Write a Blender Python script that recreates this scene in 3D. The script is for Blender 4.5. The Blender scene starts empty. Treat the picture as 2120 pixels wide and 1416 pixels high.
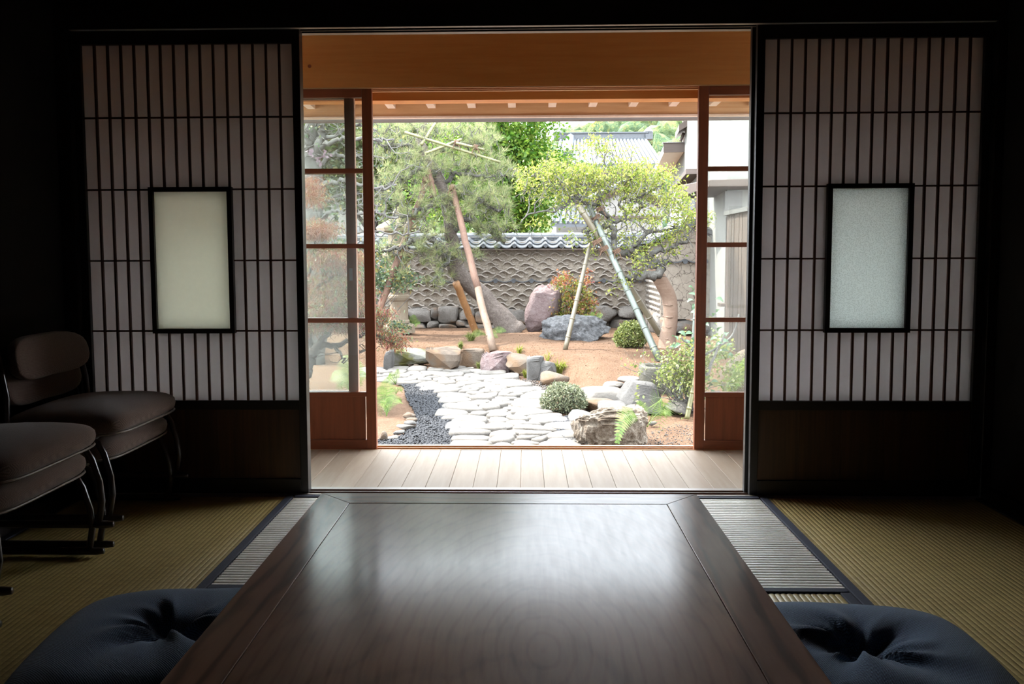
import bpy, bmesh, math, random
import numpy as np
from mathutils import Vector, noise as mnoise

# ------------------------------------------------------------------ camera, sky, sun, exposure
SC = bpy.context.scene
COL = SC.collection
W_PX, H_PX = 2120., 1416.
FPX, PPX, PPY = 1790., 1043., 664.                      # focal length and principal point in pixels
PITCH, YAW, ROLL = math.atan((PPY - 527) / FPX), math.atan(44 / FPX), -.0033
CAM = np.array([0., -3.333, .9415])

cam_d = bpy.data.cameras.new('camera')
cam_d.sensor_fit = 'HORIZONTAL'
cam_d.sensor_width = 36.
cam_d.lens = 36. * FPX / W_PX
cam_d.shift_x = (W_PX / 2 - PPX) / W_PX
cam_d.shift_y = (PPY - H_PX / 2) / W_PX
cam_d.clip_start, cam_d.clip_end = .05, 600
cam = bpy.data.objects.new('camera', cam_d)
COL.objects.link(cam)
def rz(a):
    c, s = math.cos(a), math.sin(a)
    return np.array([[c, -s, 0], [s, c, 0], [0, 0, 1]])
def rx(a):
    c, s = math.cos(a), math.sin(a)
    return np.array([[1, 0, 0], [0, c, -s], [0, s, c]])
RC = rz(YAW) @ rx(math.pi / 2 - PITCH) @ rz(ROLL)
from mathutils import Matrix
M4 = Matrix([list(RC[i]) + [CAM[i]] for i in range(3)] + [[0, 0, 0, 1]])
cam.matrix_world = M4
SC.camera = cam

world = bpy.data.worlds.new('world')
SC.world = world
world.use_nodes = True
bg = world.node_tree.nodes['Background']
bg.inputs['Color'].default_value = (.86, .93, 1., 1)
bg.inputs['Strength'].default_value = 2.8

sun_d = bpy.data.lights.new('sun', 'SUN')
sun_d.energy = 3.6
sun_d.angle = math.radians(.6)
sun_d.color = (1., .95, .87)
sun = bpy.data.objects.new('sun', sun_d)
COL.objects.link(sun)
sun.rotation_euler = Vector((-.52, .24, .82)).to_track_quat('Z', 'Y').to_euler()
sun.location = (-6, 6, 12)

SC.view_settings.view_transform = 'Standard'
SC.view_settings.look = 'None'
SC.view_settings.gamma = 1
SC.view_settings.use_curve_mapping = False
SC.view_settings.exposure = 2.45
SC.cycles.max_bounces = 8
SC.cycles.diffuse_bounces = 5
SC.cycles.glossy_bounces = 3
SC.cycles.transparent_max_bounces = 12
SC.cycles.transmission_bounces = 5
SC.cycles.adaptive_threshold = .025
SC.cycles.sample_clamp_indirect = 6
SC.cycles.caustics_reflective = False
SC.cycles.caustics_refractive = False

# ------------------------------------------------------------------ pixel rays (to measure the photograph)
def ray(x, y):
    return RC @ np.array([(x - PPX) / FPX, -(y - PPY) / FPX, -1.])
def at_y(x, y, Y):
    d = ray(x, y)
    return CAM + d * ((Y - CAM[1]) / d[1])
def at_z(x, y, z):
    d = ray(x, y)
    return CAM + d * ((z - CAM[2]) / d[2])
def at_x(x, y, X):
    d = ray(x, y)
    return CAM + d * ((X - CAM[0]) / d[0])
def sm(a, b, x):
    t = np.clip((x - a) / (b - a), 0, 1)
    return t * t * (3 - 2 * t)

# ------------------------------------------------------------------ mesh helpers
ORG = {}
class MB:
    def __init__(s):
        s.v, s.f = [], []
    def add(s, vs, fs):
        n = len(s.v)
        s.v += [tuple(float(c) for c in p) for p in vs]
        s.f += [tuple(i + n for i in f) for f in fs]
        return s
    def box(s, x0, x1, y0, y1, z0, z1):
        return s.add([(x0, y0, z0), (x1, y0, z0), (x1, y1, z0), (x0, y1, z0), (x0, y0, z1), (x1, y0, z1), (x1, y1, z1), (x0, y1, z1)],
                     [(0, 3, 2, 1), (4, 5, 6, 7), (0, 1, 5, 4), (1, 2, 6, 5), (2, 3, 7, 6), (3, 0, 4, 7)])
    def prism(s, poly, axis, a, b):
        """poly: 2D points, extruded along axis from a to b"""
        n = len(poly)
        def p3(p, t):
            return {'x': (t, p[0], p[1]), 'y': (p[0], t, p[1]), 'z': (p[0], p[1], t)}[axis]
        vs = [p3(p, a) for p in poly] + [p3(p, b) for p in poly]
        fs = [tuple(range(n)), tuple(range(2 * n - 1, n - 1, -1))] + [(i, i + n, (i + 1) % n + n, (i + 1) % n) for i in range(n)]
        return s.add(vs, fs)
    def tube(s, pts, radii, n=7, cap=True, flat=1.):
        pts = [np.array(p, float) for p in pts]
        if not hasattr(radii, '__len__'):
            radii = [radii] * len(pts)
        ref = np.array([.13, .31, .94])
        vs, fs = [], []
        prev = None
        for i, p in enumerate(pts):
            t = pts[min(i + 1, len(pts) - 1)] - pts[max(i - 1, 0)]
            t = t / (np.linalg.norm(t) + 1e-9)
            if prev is None:
                u = np.cross(t, ref)
                if np.linalg.norm(u) < .1:
                    u = np.cross(t, np.array([1., 0, 0]))
            else:
                u = prev - t * np.dot(prev, t)
            u = u / (np.linalg.norm(u) + 1e-9)
            prev = u
            w = np.cross(t, u)
            for k in range(n):
                a = 2 * math.pi * k / n
                vs.append(p + radii[i] * (math.cos(a) * u + flat * math.sin(a) * w))
        for i in range(len(pts) - 1):
            for k in range(n):
                a, b = i * n + k, i * n + (k + 1) % n
                fs.append((a, b, b + n, a + n))
        if cap:
            fs.append(tuple(range(n - 1, -1, -1)))
            fs.append(tuple(range((len(pts) - 1) * n, len(pts) * n)))
        return s.add(vs, fs)
    def lathe(s, prof, c, n=24):
        vs, fs = [], []
        for r, z in prof:
            for k in range(n):
                a = 2 * math.pi * k / n
                vs.append((c[0] + r * math.cos(a), c[1] + r * math.sin(a), c[2] + z))
        m = len(prof)
        for i in range(m - 1):
            for k in range(n):
                a, b = i * n + k, i * n + (k + 1) % n
                fs.append((a, b, b + n, a + n))
        fs.append(tuple(range(n - 1, -1, -1)))
        fs.append(tuple(range((m - 1) * n, m * n)))
        return s.add(vs, fs)

def mesh_from(name, V, F):
    me = bpy.data.meshes.new(name)
    me.from_pydata([tuple(p) for p in V], [], F)
    me.validate()
    me.update()
    return me
def fast_mesh(name, V, Q):
    """V (n,3) array, Q (m,k) array of equal-sized faces"""
    me = bpy.data.meshes.new(name)
    V = np.asarray(V, np.float32); Q = np.asarray(Q, np.int32)
    m, k = Q.shape
    me.vertices.add(len(V)); me.vertices.foreach_set('co', V.ravel())
    me.loops.add(m * k); me.loops.foreach_set('vertex_index', Q.ravel())
    me.polygons.add(m)
    me.polygons.foreach_set('loop_start', np.arange(0, m * k, k, dtype=np.int32))
    me.polygons.foreach_set('loop_total', np.full(m, k, np.int32))
    me.update(calc_edges=True)
    return me

def put(o, parent, label, cat, group, kind):
    COL.objects.link(o)
    if parent is not None:
        o.parent = parent
    if label: o['label'] = label
    if cat: o['category'] = cat
    if group: o['group'] = group
    if kind: o['kind'] = kind
    return o
def thing(name, label, cat, loc=(0, 0, 0), group=None, kind=None):
    o = bpy.data.objects.new(name, None)
    o.empty_display_size = .05
    put(o, None, label, cat, group, kind)
    o.location = [float(v) for v in loc]
    ORG[o.name] = np.array(loc, float)
    return o
def part(name, mb, mat, parent=None, smooth=False, bevel=0., label=None, cat=None, group=None, kind=None, org=None, subsurf=0):
    """one mesh object out of world-space geometry; the origin is the parent's, or the base of the mesh"""
    if isinstance(mb, MB):
        V, F = np.array(mb.v, float), mb.f
    else:
        V, F = np.asarray(mb[0], float), mb[1]
    if parent is not None:
        og = ORG[parent.name]
    elif org is not None:
        og = np.array(org, float)
    else:
        lo, hi = V.min(0), V.max(0)
        og = np.array([(lo[0] + hi[0]) / 2, (lo[1] + hi[1]) / 2, lo[2]])
    V = V - og
    if isinstance(F, np.ndarray):
        me = fast_mesh(name, V, F)
    else:
        me = mesh_from(name, V, F)
    me.materials.append(mat)
    if smooth:
        me.polygons.foreach_set('use_smooth', np.ones(len(me.polygons), bool))
    o = bpy.data.objects.new(name, me)
    put(o, parent, label, cat, group, kind)
    if parent is None:
        o.location = og
    ORG[o.name] = og
    if bevel:
        m = o.modifiers.new('bevel', 'BEVEL')
        m.width = bevel; m.segments = 2; m.limit_method = 'ANGLE'
    if subsurf:
        m = o.modifiers.new('subsurf', 'SUBSURF')
        m.levels = m.render_levels = subsurf
    return o
def inst(name, me, parent, loc, rot=(0, 0, 0), scale=(1, 1, 1)):
    """another object on shared mesh data; loc in world space"""
    o = bpy.data.objects.new(name, me)
    put(o, parent, None, None, None, None)
    og = ORG[parent.name] if parent is not None else np.zeros(3)
    o.location = [float(a - b) for a, b in zip(loc, og)]
    o.rotation_euler = rot
    o.scale = scale
    ORG[o.name] = np.array(loc, float)
    return o
def mk(name, mb, mat, smooth=False):
    me = mesh_from(name, mb.v, mb.f)
    me.materials.append(mat)
    if smooth:
        me.polygons.foreach_set('use_smooth', np.ones(len(me.polygons), bool))
    return me

# ------------------------------------------------------------------ materials
ALB = 1.                       # overall reflectance of the group of materials being made
def lin(c):
    k = 1. if c in ('#000000', '#ffffff') else ALB
    if isinstance(c, str):
        c = c.lstrip('#')
        c = [int(c[i:i + 2], 16) / 255 for i in (0, 2, 4)]
    return tuple(k * (v / 12.92 if v <= .04045 else ((v + .055) / 1.055) ** 2.4) for v in c[:3]) + (1,)
def nodes(name):
    m = bpy.data.materials.new(name)
    m.use_nodes = True
    nt = m.node_tree
    return m, nt, nt.nodes, nt.links, nt.nodes['Principled BSDF']
def setin(n, **k):
    for a, b in k.items():
        a = a.replace('_', ' ')
        if a in n.inputs:
            n.inputs[a].default_value = b
def coords(nt, scale=(1, 1, 1), loc=(0, 0, 0), rot=(0, 0, 0), kind='Object'):
    tc = nt.nodes.new('ShaderNodeTexCoord')
    mp = nt.nodes.new('ShaderNodeMapping')
    mp.inputs['Scale'].default_value = scale
    mp.inputs['Location'].default_value = loc
    mp.inputs['Rotation'].default_value = rot
    nt.links.new(tc.outputs[kind], mp.inputs['Vector'])
    return mp.outputs['Vector']
def tex_noise(nt, vec, scale, detail=4, rough=.55, dist=0.):
    n = nt.nodes.new('ShaderNodeTexNoise')
    setin(n, Scale=scale, Detail=detail, Roughness=rough, Distortion=dist)
    nt.links.new(vec, n.inputs['Vector'])
    return n.outputs['Fac']
def ramp(nt, fac, stops):
    r = nt.nodes.new('ShaderNodeValToRGB')
    el = r.color_ramp.elements
    while len(el) < len(stops):
        el.new(.5)
    for e, (p, c) in zip(el, stops):
        e.position = p; e.color = lin(c)
    nt.links.new(fac, r.inputs['Fac'])
    return r.outputs['Color']
def mixc(nt, fac, a, b, mode='MIX'):
    n = nt.nodes.new('ShaderNodeMix')
    n.data_type = 'RGBA'; n.blend_type = mode
    for v, i in ((fac, 0), (a, 6), (b, 7)):
        if hasattr(v, 'is_output') or hasattr(v, 'links'):
            nt.links.new(v, n.inputs[i])
        else:
            n.inputs[i].default_value = v if i == 0 else (lin(v) if isinstance(v, str) else v)
    return n.outputs[2]
def bump(nt, bsdf, h, strength=.3, dist=.01):
    b = nt.nodes.new('ShaderNodeBump')
    b.inputs['Strength'].default_value = strength
    b.inputs['Distance'].default_value = dist
    nt.links.new(h, b.inputs['Height'])
    nt.links.new(b.outputs['Normal'], bsdf.inputs['Normal'])
def vary(nt, col, amount=.25, island=False):
    """brightness that differs from piece to piece"""
    if island:
        g = nt.nodes.new('ShaderNodeNewGeometry'); out = g.outputs['Random Per Island']
    else:
        g = nt.nodes.new('ShaderNodeObjectInfo'); out = g.outputs['Random']
    mr = nt.nodes.new('ShaderNodeMapRange')
    setin(mr, To_Min=1 - amount, To_Max=1 + amount)
    nt.links.new(out, mr.inputs['Value'])
    hs = nt.nodes.new('ShaderNodeHueSaturation')
    nt.links.new(mr.outputs[0], hs.inputs['Value'])
    nt.links.new(col, hs.inputs['Color'])
    return hs.outputs['Color']
def m_wood(name, c1, c2, axis='x', scale=14., rough=.5, coat=0., stretch=.05, var=0., bmp=.12, spec=.5, coat_rough=.1):
    m, nt, N, L, b = nodes(name)
    st = {'x': (stretch, 1, 1), 'y': (1, stretch, 1), 'z': (1, 1, stretch)}[axis]
    v = coords(nt, st)
    if var:
        oi = N.new('ShaderNodeObjectInfo')
        ad = N.new('ShaderNodeVectorMath'); ad.operation = 'ADD'
        ml = N.new('ShaderNodeMath'); ml.operation = 'MULTIPLY'; ml.inputs[1].default_value = 37
        L.new(oi.outputs['Random'], ml.inputs[0]); L.new(v, ad.inputs[0]); L.new(ml.outputs[0], ad.inputs[1])
        v = ad.outputs[0]
    f1 = tex_noise(nt, v, scale, 5, .6, .6)
    f2 = tex_noise(nt, v, scale * 6, 3, .6)
    col = ramp(nt, f1, [(.3, c1), (.7, c2)])
    col = mixc(nt, .35, col, ramp(nt, f2, [(.35, c1), (.65, c2)]))
    if var:
        col = vary(nt, col, var)
    L.new(col, b.inputs['Base Color'])
    setin(b, Roughness=rough, Coat_Weight=coat, Coat_Roughness=coat_rough, Specular_IOR_Level=spec)
    bump(nt, b, f2, bmp, .002)
    return m
def m_mottle(name, stops, scale=8., rough=.85, bmp=.5, bdist=.01, detail=6, var=0., island=False, fine=0., dist=0., spec=.3):
    m, nt, N, L, b = nodes(name)
    v = coords(nt)
    f = tex_noise(nt, v, scale, detail, .62, dist)
    col = ramp(nt, f, stops)
    h = f
    if fine:
        f2 = tex_noise(nt, v, fine, 4, .7)
        col = mixc(nt, .45, col, ramp(nt, f2, [(.3 + .4 * p, c) for p, c in stops]))
        h = f2
    if var:
        col = vary(nt, col, var, island)
    L.new(col, b.inputs['Base Color'])
    setin(b, Roughness=rough, Specular_IOR_Level=spec)
    if bmp:
        bump(nt, b, h, bmp, bdist)
    return m
def m_leaf(name, stops, trans=.45, var=.2, rough=.5):
    m, nt, N, L, b = nodes(name)
    g = N.new('ShaderNodeNewGeometry')
    col = ramp(nt, g.outputs['Random Per Island'], stops)
    L.new(col, b.inputs['Base Color'])
    setin(b, Roughness=rough, Specular_IOR_Level=.35)
    tr = N.new('ShaderNodeBsdfTranslucent')
    L.new(col, tr.inputs['Color'])
    mx = N.new('ShaderNodeMixShader'); mx.inputs[0].default_value = trans
    L.new(b.outputs[0], mx.inputs[1]); L.new(tr.outputs[0], mx.inputs[2])
    L.new(mx.outputs[0], N['Material Output'].inputs['Surface'])
    return m
def m_plain(name, c, rough=.5, metal=0., spec=.5, coat=0., noise=0.):
    m, nt, N, L, b = nodes(name)
    setin(b, Base_Color=lin(c), Roughness=rough, Metallic=metal, Specular_IOR_Level=spec, Coat_Weight=coat)
    v = coords(nt)
    f = tex_noise(nt, v, 60, 3)
    col = mixc(nt, f, tuple(x * (1 - .12 - noise) for x in lin(c)[:3]) + (1,), lin(c))
    L.new(col, b.inputs['Base Color'])
    return m
# ------------------------------------------------------------------ indoor materials
M = {}
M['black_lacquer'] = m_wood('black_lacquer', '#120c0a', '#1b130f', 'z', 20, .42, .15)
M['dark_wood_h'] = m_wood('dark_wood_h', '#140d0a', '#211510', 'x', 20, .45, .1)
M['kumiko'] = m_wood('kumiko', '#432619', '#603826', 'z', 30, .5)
M['panel_wood'] = m_wood('panel_wood', '#2c1b0f', '#52341e', 'z', 16, .45, .1, stretch=.04)
M['old_rail'] = m_wood('old_rail', '#6b4a3c', '#8d7466', 'x', 22, .45)
M['rail_worn_lit'] = m_wood('rail_worn_lit', '#8b8079', '#b2a79e', 'x', 22, .4)  # worn sill tops; also the floor light painted under the lintel
M['cedar'] = m_wood('cedar', '#d8883e', '#e8a258', 'x', 9, .42, .1, stretch=.06)
M['eave_wood'] = m_wood('eave_wood', '#aa794e', '#c09970', 'x', 9, .5, 0, stretch=.05)
M['soffit'] = m_wood('soffit', '#c0a48e', '#cfbaa8', 'y', 9, .6)
M['door_wood'] = m_wood('door_wood', '#733d1e', '#954f2d', 'z', 14, .42, .1)
M['door_wood_h'] = m_wood('door_wood_h', '#733d1e', '#954f2d', 'x', 14, .42, .1)
M['old_door'] = m_wood('old_door', '#b08872', '#d2ae98', 'z', 14, .5)
M['engawa'] = m_wood('engawa', '#968370', '#aa9a88', 'y', 7, .5, .0, stretch=.08, var=.07, spec=.12)
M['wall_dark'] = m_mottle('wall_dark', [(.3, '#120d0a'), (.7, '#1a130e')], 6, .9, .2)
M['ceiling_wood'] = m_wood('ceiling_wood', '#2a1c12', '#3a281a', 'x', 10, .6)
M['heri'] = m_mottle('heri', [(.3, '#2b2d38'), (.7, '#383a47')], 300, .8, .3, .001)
M['plaster'] = m_mottle('plaster', [(.3, '#d8d2c4'), (.7, '#e6e0d4')], 12, .9, .2)
M['metal'] = m_plain('metal', '#d6d2cc', .4, .2)
M['gutter'] = m_plain('gutter', '#6f6a68', .5, .2)
M['brown_tube'] = m_plain('brown_tube', '#2a1c18', .28, .0, .6, .4)
M['piping'] = m_plain('piping', '#77695f', .4)

def m_tatami(name, c1, c2, axis, coat=.05):
    m, nt, N, L, b = nodes(name)
    st = {'x': (90, 14, 1), 'y': (14, 90, 1)}[axis]
    v = coords(nt, st)
    f = tex_noise(nt, v, 1., 3, .6)
    v2 = coords(nt, {'x': (260., 60, 1), 'y': (60, 260., 1)}[axis])
    vo = N.new('ShaderNodeTexVoronoi'); L.new(v2, vo.inputs['Vector']); vo.inputs['Scale'].default_value = .3
    col = ramp(nt, f, [(.3, c1), (.7, c2)])
    big = tex_noise(nt, coords(nt), 2.2, 2)
    col = mixc(nt, .25, col, ramp(nt, big, [(.35, c1), (.65, c2)]))
    L.new(col, b.inputs['Base Color'])
    setin(b, Roughness=.5, Specular_IOR_Level=.5, Coat_Weight=coat, Coat_Roughness=.42)
    bump(nt, b, f, .25, .001)
    return m
M['tatami_y'] = m_tatami('tatami_y', '#94804a', '#b8a266', 'y')
M['tatami_x_glare'] = m_tatami('tatami_x_glare', '#e4e0d0', '#f6f3ea', 'x', 1.)  # garden glare on the ribs is put into this paler rush colour

def m_paper(name, col, tr):
    m, nt, N, L, b = nodes(name)
    v = coords(nt)
    f = tex_noise(nt, v, 40, 5, .7)
    c = mixc(nt, f, tuple(x * .93 for x in lin(col)[:3]) + (1,), lin(col))
    d = N.new('ShaderNodeBsdfDiffuse'); t = N.new('ShaderNodeBsdfTranslucent')
    L.new(c, d.inputs[0]); L.new(c, t.inputs[0])
    mx = N.new('ShaderNodeMixShader'); mx.inputs[0].default_value = tr
    L.new(d.outputs[0], mx.inputs[1]); L.new(t.outputs[0], mx.inputs[2])
    L.new(mx.outputs[0], N['Material Output'].inputs['Surface'])
    return m
M['paper'] = m_paper('paper', '#d6d1d1', .60)
M['frosted'] = m_paper('frosted', '#ecece6', .95)
def m_figured(name):
    """pressed figured glass: translucent with a fine dimpled relief"""
    m, nt, N, L, b = nodes(name)
    v = coords(nt)
    vo = N.new('ShaderNodeTexVoronoi'); L.new(v, vo.inputs['Vector']); vo.inputs['Scale'].default_value = 220
    t = N.new('ShaderNodeBsdfTranslucent'); t.inputs[0].default_value = lin('#f0f4f2')
    d = N.new('ShaderNodeBsdfDiffuse')
    L.new(ramp(nt, vo.outputs['Distance'], [(.0, '#c2c5c3'), (.6, '#f0f3f2')]), t.inputs[0])
    g = N.new('ShaderNodeBsdfGlossy'); g.inputs['Roughness'].default_value = .3
    mx = N.new('ShaderNodeMixShader'); mx.inputs[0].default_value = .93
    L.new(g.outputs[0], mx.inputs[1]); L.new(t.outputs[0], mx.inputs[2])
    L.new(mx.outputs[0], N['Material Output'].inputs['Surface'])
    return m
M['figured'] = m_figured('figured')
def m_glass(name, dust=.05):
    m, nt, N, L, b = nodes(name)
    tr = N.new('ShaderNodeBsdfTransparent'); tr.inputs[0].default_value = (.93, .95, .93, 1)
    gl = N.new('ShaderNodeBsdfGlossy'); gl.inputs['Roughness'].default_value = .0
    fr = N.new('ShaderNodeFresnel'); fr.inputs[0].default_value = 1.5
    df = N.new('ShaderNodeBsdfTranslucent'); df.inputs[0].default_value = (.9, .9, .88, 1)
    m1 = N.new('ShaderNodeMixShader'); m2 = N.new('ShaderNodeMixShader')
    L.new(fr.outputs[0], m1.inputs[0]); L.new(tr.outputs[0], m1.inputs[1]); L.new(gl.outputs[0], m1.inputs[2])
    f = tex_noise(nt, coords(nt), 3., 3)
    mr = N.new('ShaderNodeMapRange'); setin(mr, To_Min=dust * .5, To_Max=dust * 1.5); L.new(f, mr.inputs[0])
    L.new(mr.outputs[0], m2.inputs[0]); L.new(m1.outputs[0], m2.inputs[1]); L.new(df.outputs[0], m2.inputs[2])
    L.new(m2.outputs[0], N['Material Output'].inputs['Surface'])
    return m
M['glass'] = m_glass('glass', .035)

def m_table(name, kind):
    m, nt, N, L, b = nodes(name)
    if kind == 'panel':
        v = coords(nt, (1, .42, 1), (.02, .38, 0))
        w = N.new('ShaderNodeTexWave'); w.wave_type = 'RINGS'; w.rings_direction = 'Z'
        setin(w, Scale=5., Distortion=7., Detail=4., Detail_Scale=1.8)
        L.new(v, w.inputs['Vector'])
        f1 = w.outputs['Fac']
    else:
        st = {'y': (1, .16, 1), 'x': (.16, 1, 1)}[kind]
        v = coords(nt, st)
        w = N.new('ShaderNodeTexWave'); w.wave_type = 'BANDS'; w.bands_direction = 'X' if kind == 'y' else 'Y'
        setin(w, Scale=7., Distortion=9., Detail=3., Detail_Scale=1.6)
        L.new(v, w.inputs['Vector'])
        f1 = w.outputs['Fac']
    fine = tex_noise(nt, coords(nt, (30, 2.5, 1) if kind != 'x' else (2.5, 30, 1)), 4., 3)
    big = tex_noise(nt, coords(nt), 3., 3)
    col = ramp(nt, f1, [(.0, '#7a5442'), (.22, '#94674f'), (1., '#a0715a')] if kind == 'panel' else [(.0, '#3e281d'), (.14, '#6b4735'), (.4, '#94674f'), (1., '#a0715a')])
    col = mixc(nt, .4 if kind == 'panel' else .22, col, ramp(nt, fine, [(.3, '#6e4a38'), (.7, '#b07e60')]))
    col = mixc(nt, .3, col, ramp(nt, big, [(.3, '#5e4030'), (.7, '#b48468')]))
    if kind == 'panel':
        ring = N.new('ShaderNodeTexWave'); ring.wave_type = 'RINGS'; ring.rings_direction = 'Z'
        setin(ring, Scale=13., Distortion=3., Detail=2., Detail_Scale=1.4)
        L.new(coords(nt, (1, .4, 1), (-.07, .04, 0)), ring.inputs['Vector'])
        col = mixc(nt, .16, col, ramp(nt, ring.outputs['Fac'], [(.0, '#5a3c2e'), (.3, '#a88068'), (1., '#a88068')]))
    L.new(col, b.inputs['Base Color'])
    rr = N.new('ShaderNodeMapRange'); setin(rr, To_Min=.12, To_Max=.2)
    L.new(big, rr.inputs[0]); L.new(rr.outputs[0], b.inputs['Roughness'])
    setin(b, Specular_IOR_Level=0.)
    gls = N.new('ShaderNodeBsdfGlossy'); L.new(rr.outputs[0], gls.inputs['Roughness'])
    mxs = N.new('ShaderNodeMixShader')
    fm = N.new('ShaderNodeMapRange'); setin(fm, To_Min=.055, To_Max=.105); L.new(fine, fm.inputs[0]); L.new(fm.outputs[0], mxs.inputs[0])
    hz = N.new('ShaderNodeBsdfGlossy'); hz.inputs['Roughness'].default_value = .48
    mxh = N.new('ShaderNodeMixShader'); mxh.inputs[0].default_value = .055
    L.new(b.outputs[0], mxh.inputs[1]); L.new(hz.outputs[0], mxh.inputs[2])
    L.new(mxh.outputs[0], mxs.inputs[1]); L.new(gls.outputs[0], mxs.inputs[2]); L.new(mxs.outputs[0], N['Material Output'].inputs['Surface'])
    mixh = N.new('ShaderNodeMath'); mixh.operation = 'ADD'
    L.new(f1, mixh.inputs[0]); L.new(fine, mixh.inputs[1])
    bump(nt, b, mixh.outputs[0], .02, .0006)
    bump(nt, gls, mixh.outputs[0], .03, .0006)
    return m
M['table_panel'] = m_table('table_panel', 'panel')
M['table_y'] = m_table('table_y', 'y')
M['table_x'] = m_table('table_x', 'x')

def m_fabric(name, c1, c2, scale, rough=.9, sheen=.3, bdist=.001):
    m, nt, N, L, b = nodes(name)
    v = coords(nt, (1, 1, 1), rot=(0, 0, .6))
    w = N.new('ShaderNodeTexWave'); setin(w, Scale=scale, Distortion=1.5, Detail=2., Detail_Scale=3.); L.new(v, w.inputs['Vector'])
    v2 = coords(nt, (1, 1, 1), rot=(.3, 0, -.9))
    w2 = N.new('ShaderNodeTexWave'); setin(w2, Scale=scale * .8, Distortion=2., Detail=2., Detail_Scale=3.); L.new(v2, w2.inputs['Vector'])
    mu = N.new('ShaderNodeMath'); mu.operation = 'MULTIPLY'
    L.new(w.outputs['Fac'], mu.inputs[0]); L.new(w2.outputs['Fac'], mu.inputs[1])
    col = ramp(nt, mu.outputs[0], [(.05, c1), (.7, c2)])
    L.new(col, b.inputs['Base Color'])
    setin(b, Roughness=rough, Sheen_Weight=sheen, Sheen_Roughness=.4, Specular_IOR_Level=.2)
    bump(nt, b, mu.outputs[0], .5, bdist)
    return m
M['navy'] = m_fabric('navy', '#253348', '#7292b4', 120, .85, .25, .002)
M['brown_fabric'] = m_fabric('brown_fabric', '#5c4c44', '#846d61', 160, .95, .3)

# ------------------------------------------------------------------ the room
XW = 1.79
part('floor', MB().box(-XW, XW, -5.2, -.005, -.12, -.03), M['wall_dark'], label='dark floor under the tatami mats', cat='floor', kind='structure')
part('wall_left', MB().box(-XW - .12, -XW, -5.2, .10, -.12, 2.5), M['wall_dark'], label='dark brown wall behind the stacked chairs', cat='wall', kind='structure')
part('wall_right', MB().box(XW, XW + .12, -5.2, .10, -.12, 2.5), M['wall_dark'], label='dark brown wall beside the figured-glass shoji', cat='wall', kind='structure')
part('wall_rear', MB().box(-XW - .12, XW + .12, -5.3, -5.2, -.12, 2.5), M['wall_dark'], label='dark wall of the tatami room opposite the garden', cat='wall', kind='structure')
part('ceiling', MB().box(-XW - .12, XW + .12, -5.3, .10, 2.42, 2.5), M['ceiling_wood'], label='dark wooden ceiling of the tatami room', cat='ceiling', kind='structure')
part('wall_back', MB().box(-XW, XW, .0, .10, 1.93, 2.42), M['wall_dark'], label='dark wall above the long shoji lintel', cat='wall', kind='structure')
for s, nm in ((-1, 'left'), (1, 'right')):
    part('baseboard_' + nm, MB().box(*sorted((s * XW, s * (XW - .028))), -5.1, -.005, -.03, .045), M['dark_wood_h'],
         label='dark wooden base strip along the %s' % ('wall behind the chairs' if s < 0 else 'wall beside the empty tatami'), cat='baseboard', kind='structure', bevel=.003)
# lintel with two sliding grooves, and the head beam above it
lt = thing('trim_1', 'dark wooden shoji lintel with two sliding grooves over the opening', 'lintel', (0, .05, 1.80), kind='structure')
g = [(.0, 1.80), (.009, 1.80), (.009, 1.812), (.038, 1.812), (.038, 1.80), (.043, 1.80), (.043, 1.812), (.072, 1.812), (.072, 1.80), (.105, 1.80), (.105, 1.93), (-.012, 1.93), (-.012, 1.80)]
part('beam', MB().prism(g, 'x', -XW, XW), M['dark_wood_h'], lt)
for y0, y1 in ((-.0115, .0085), (.0385, .0425), (.0725, .1045)):
    part('worn_lit_edge', MB().box(-XW, XW, y0, y1, 1.7985, 1.7998), M['rail_worn_lit'], lt)  # light thrown up by the floor, painted as light strips under the lintel
sl = thing('trim_2', 'worn brown shoji sill with two sliding grooves behind the table', 'sill', (0, .05, -.03), kind='structure')
g = [(-.004, -.03), (.105, -.03), (.105, .0), (.072, .0), (.072, -.008), (.043, -.008), (.043, .0), (.038, .0), (.038, -.008), (.009, -.008), (.009, .0), (-.004, .0)]
part('rail', MB().prism(g, 'x', -XW, XW), M['old_rail'], sl)
for y0, y1 in ((-.0035, .0085), (.0385, .0425), (.0725, .1045)):
    part('worn_lit_edge', MB().box(-XW, XW, y0, y1, .0, .0012), M['rail_worn_lit'], sl)
for s, nm in ((-1, 'left'), (1, 'right')):
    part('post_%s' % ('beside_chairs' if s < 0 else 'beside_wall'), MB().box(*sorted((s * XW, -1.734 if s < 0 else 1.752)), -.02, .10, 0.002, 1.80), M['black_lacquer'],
         label='black wooden corner post %s' % ('behind the chair backs' if s < 0 else 'by the bare dark wall'), cat='post', kind='structure', bevel=.003)

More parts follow.
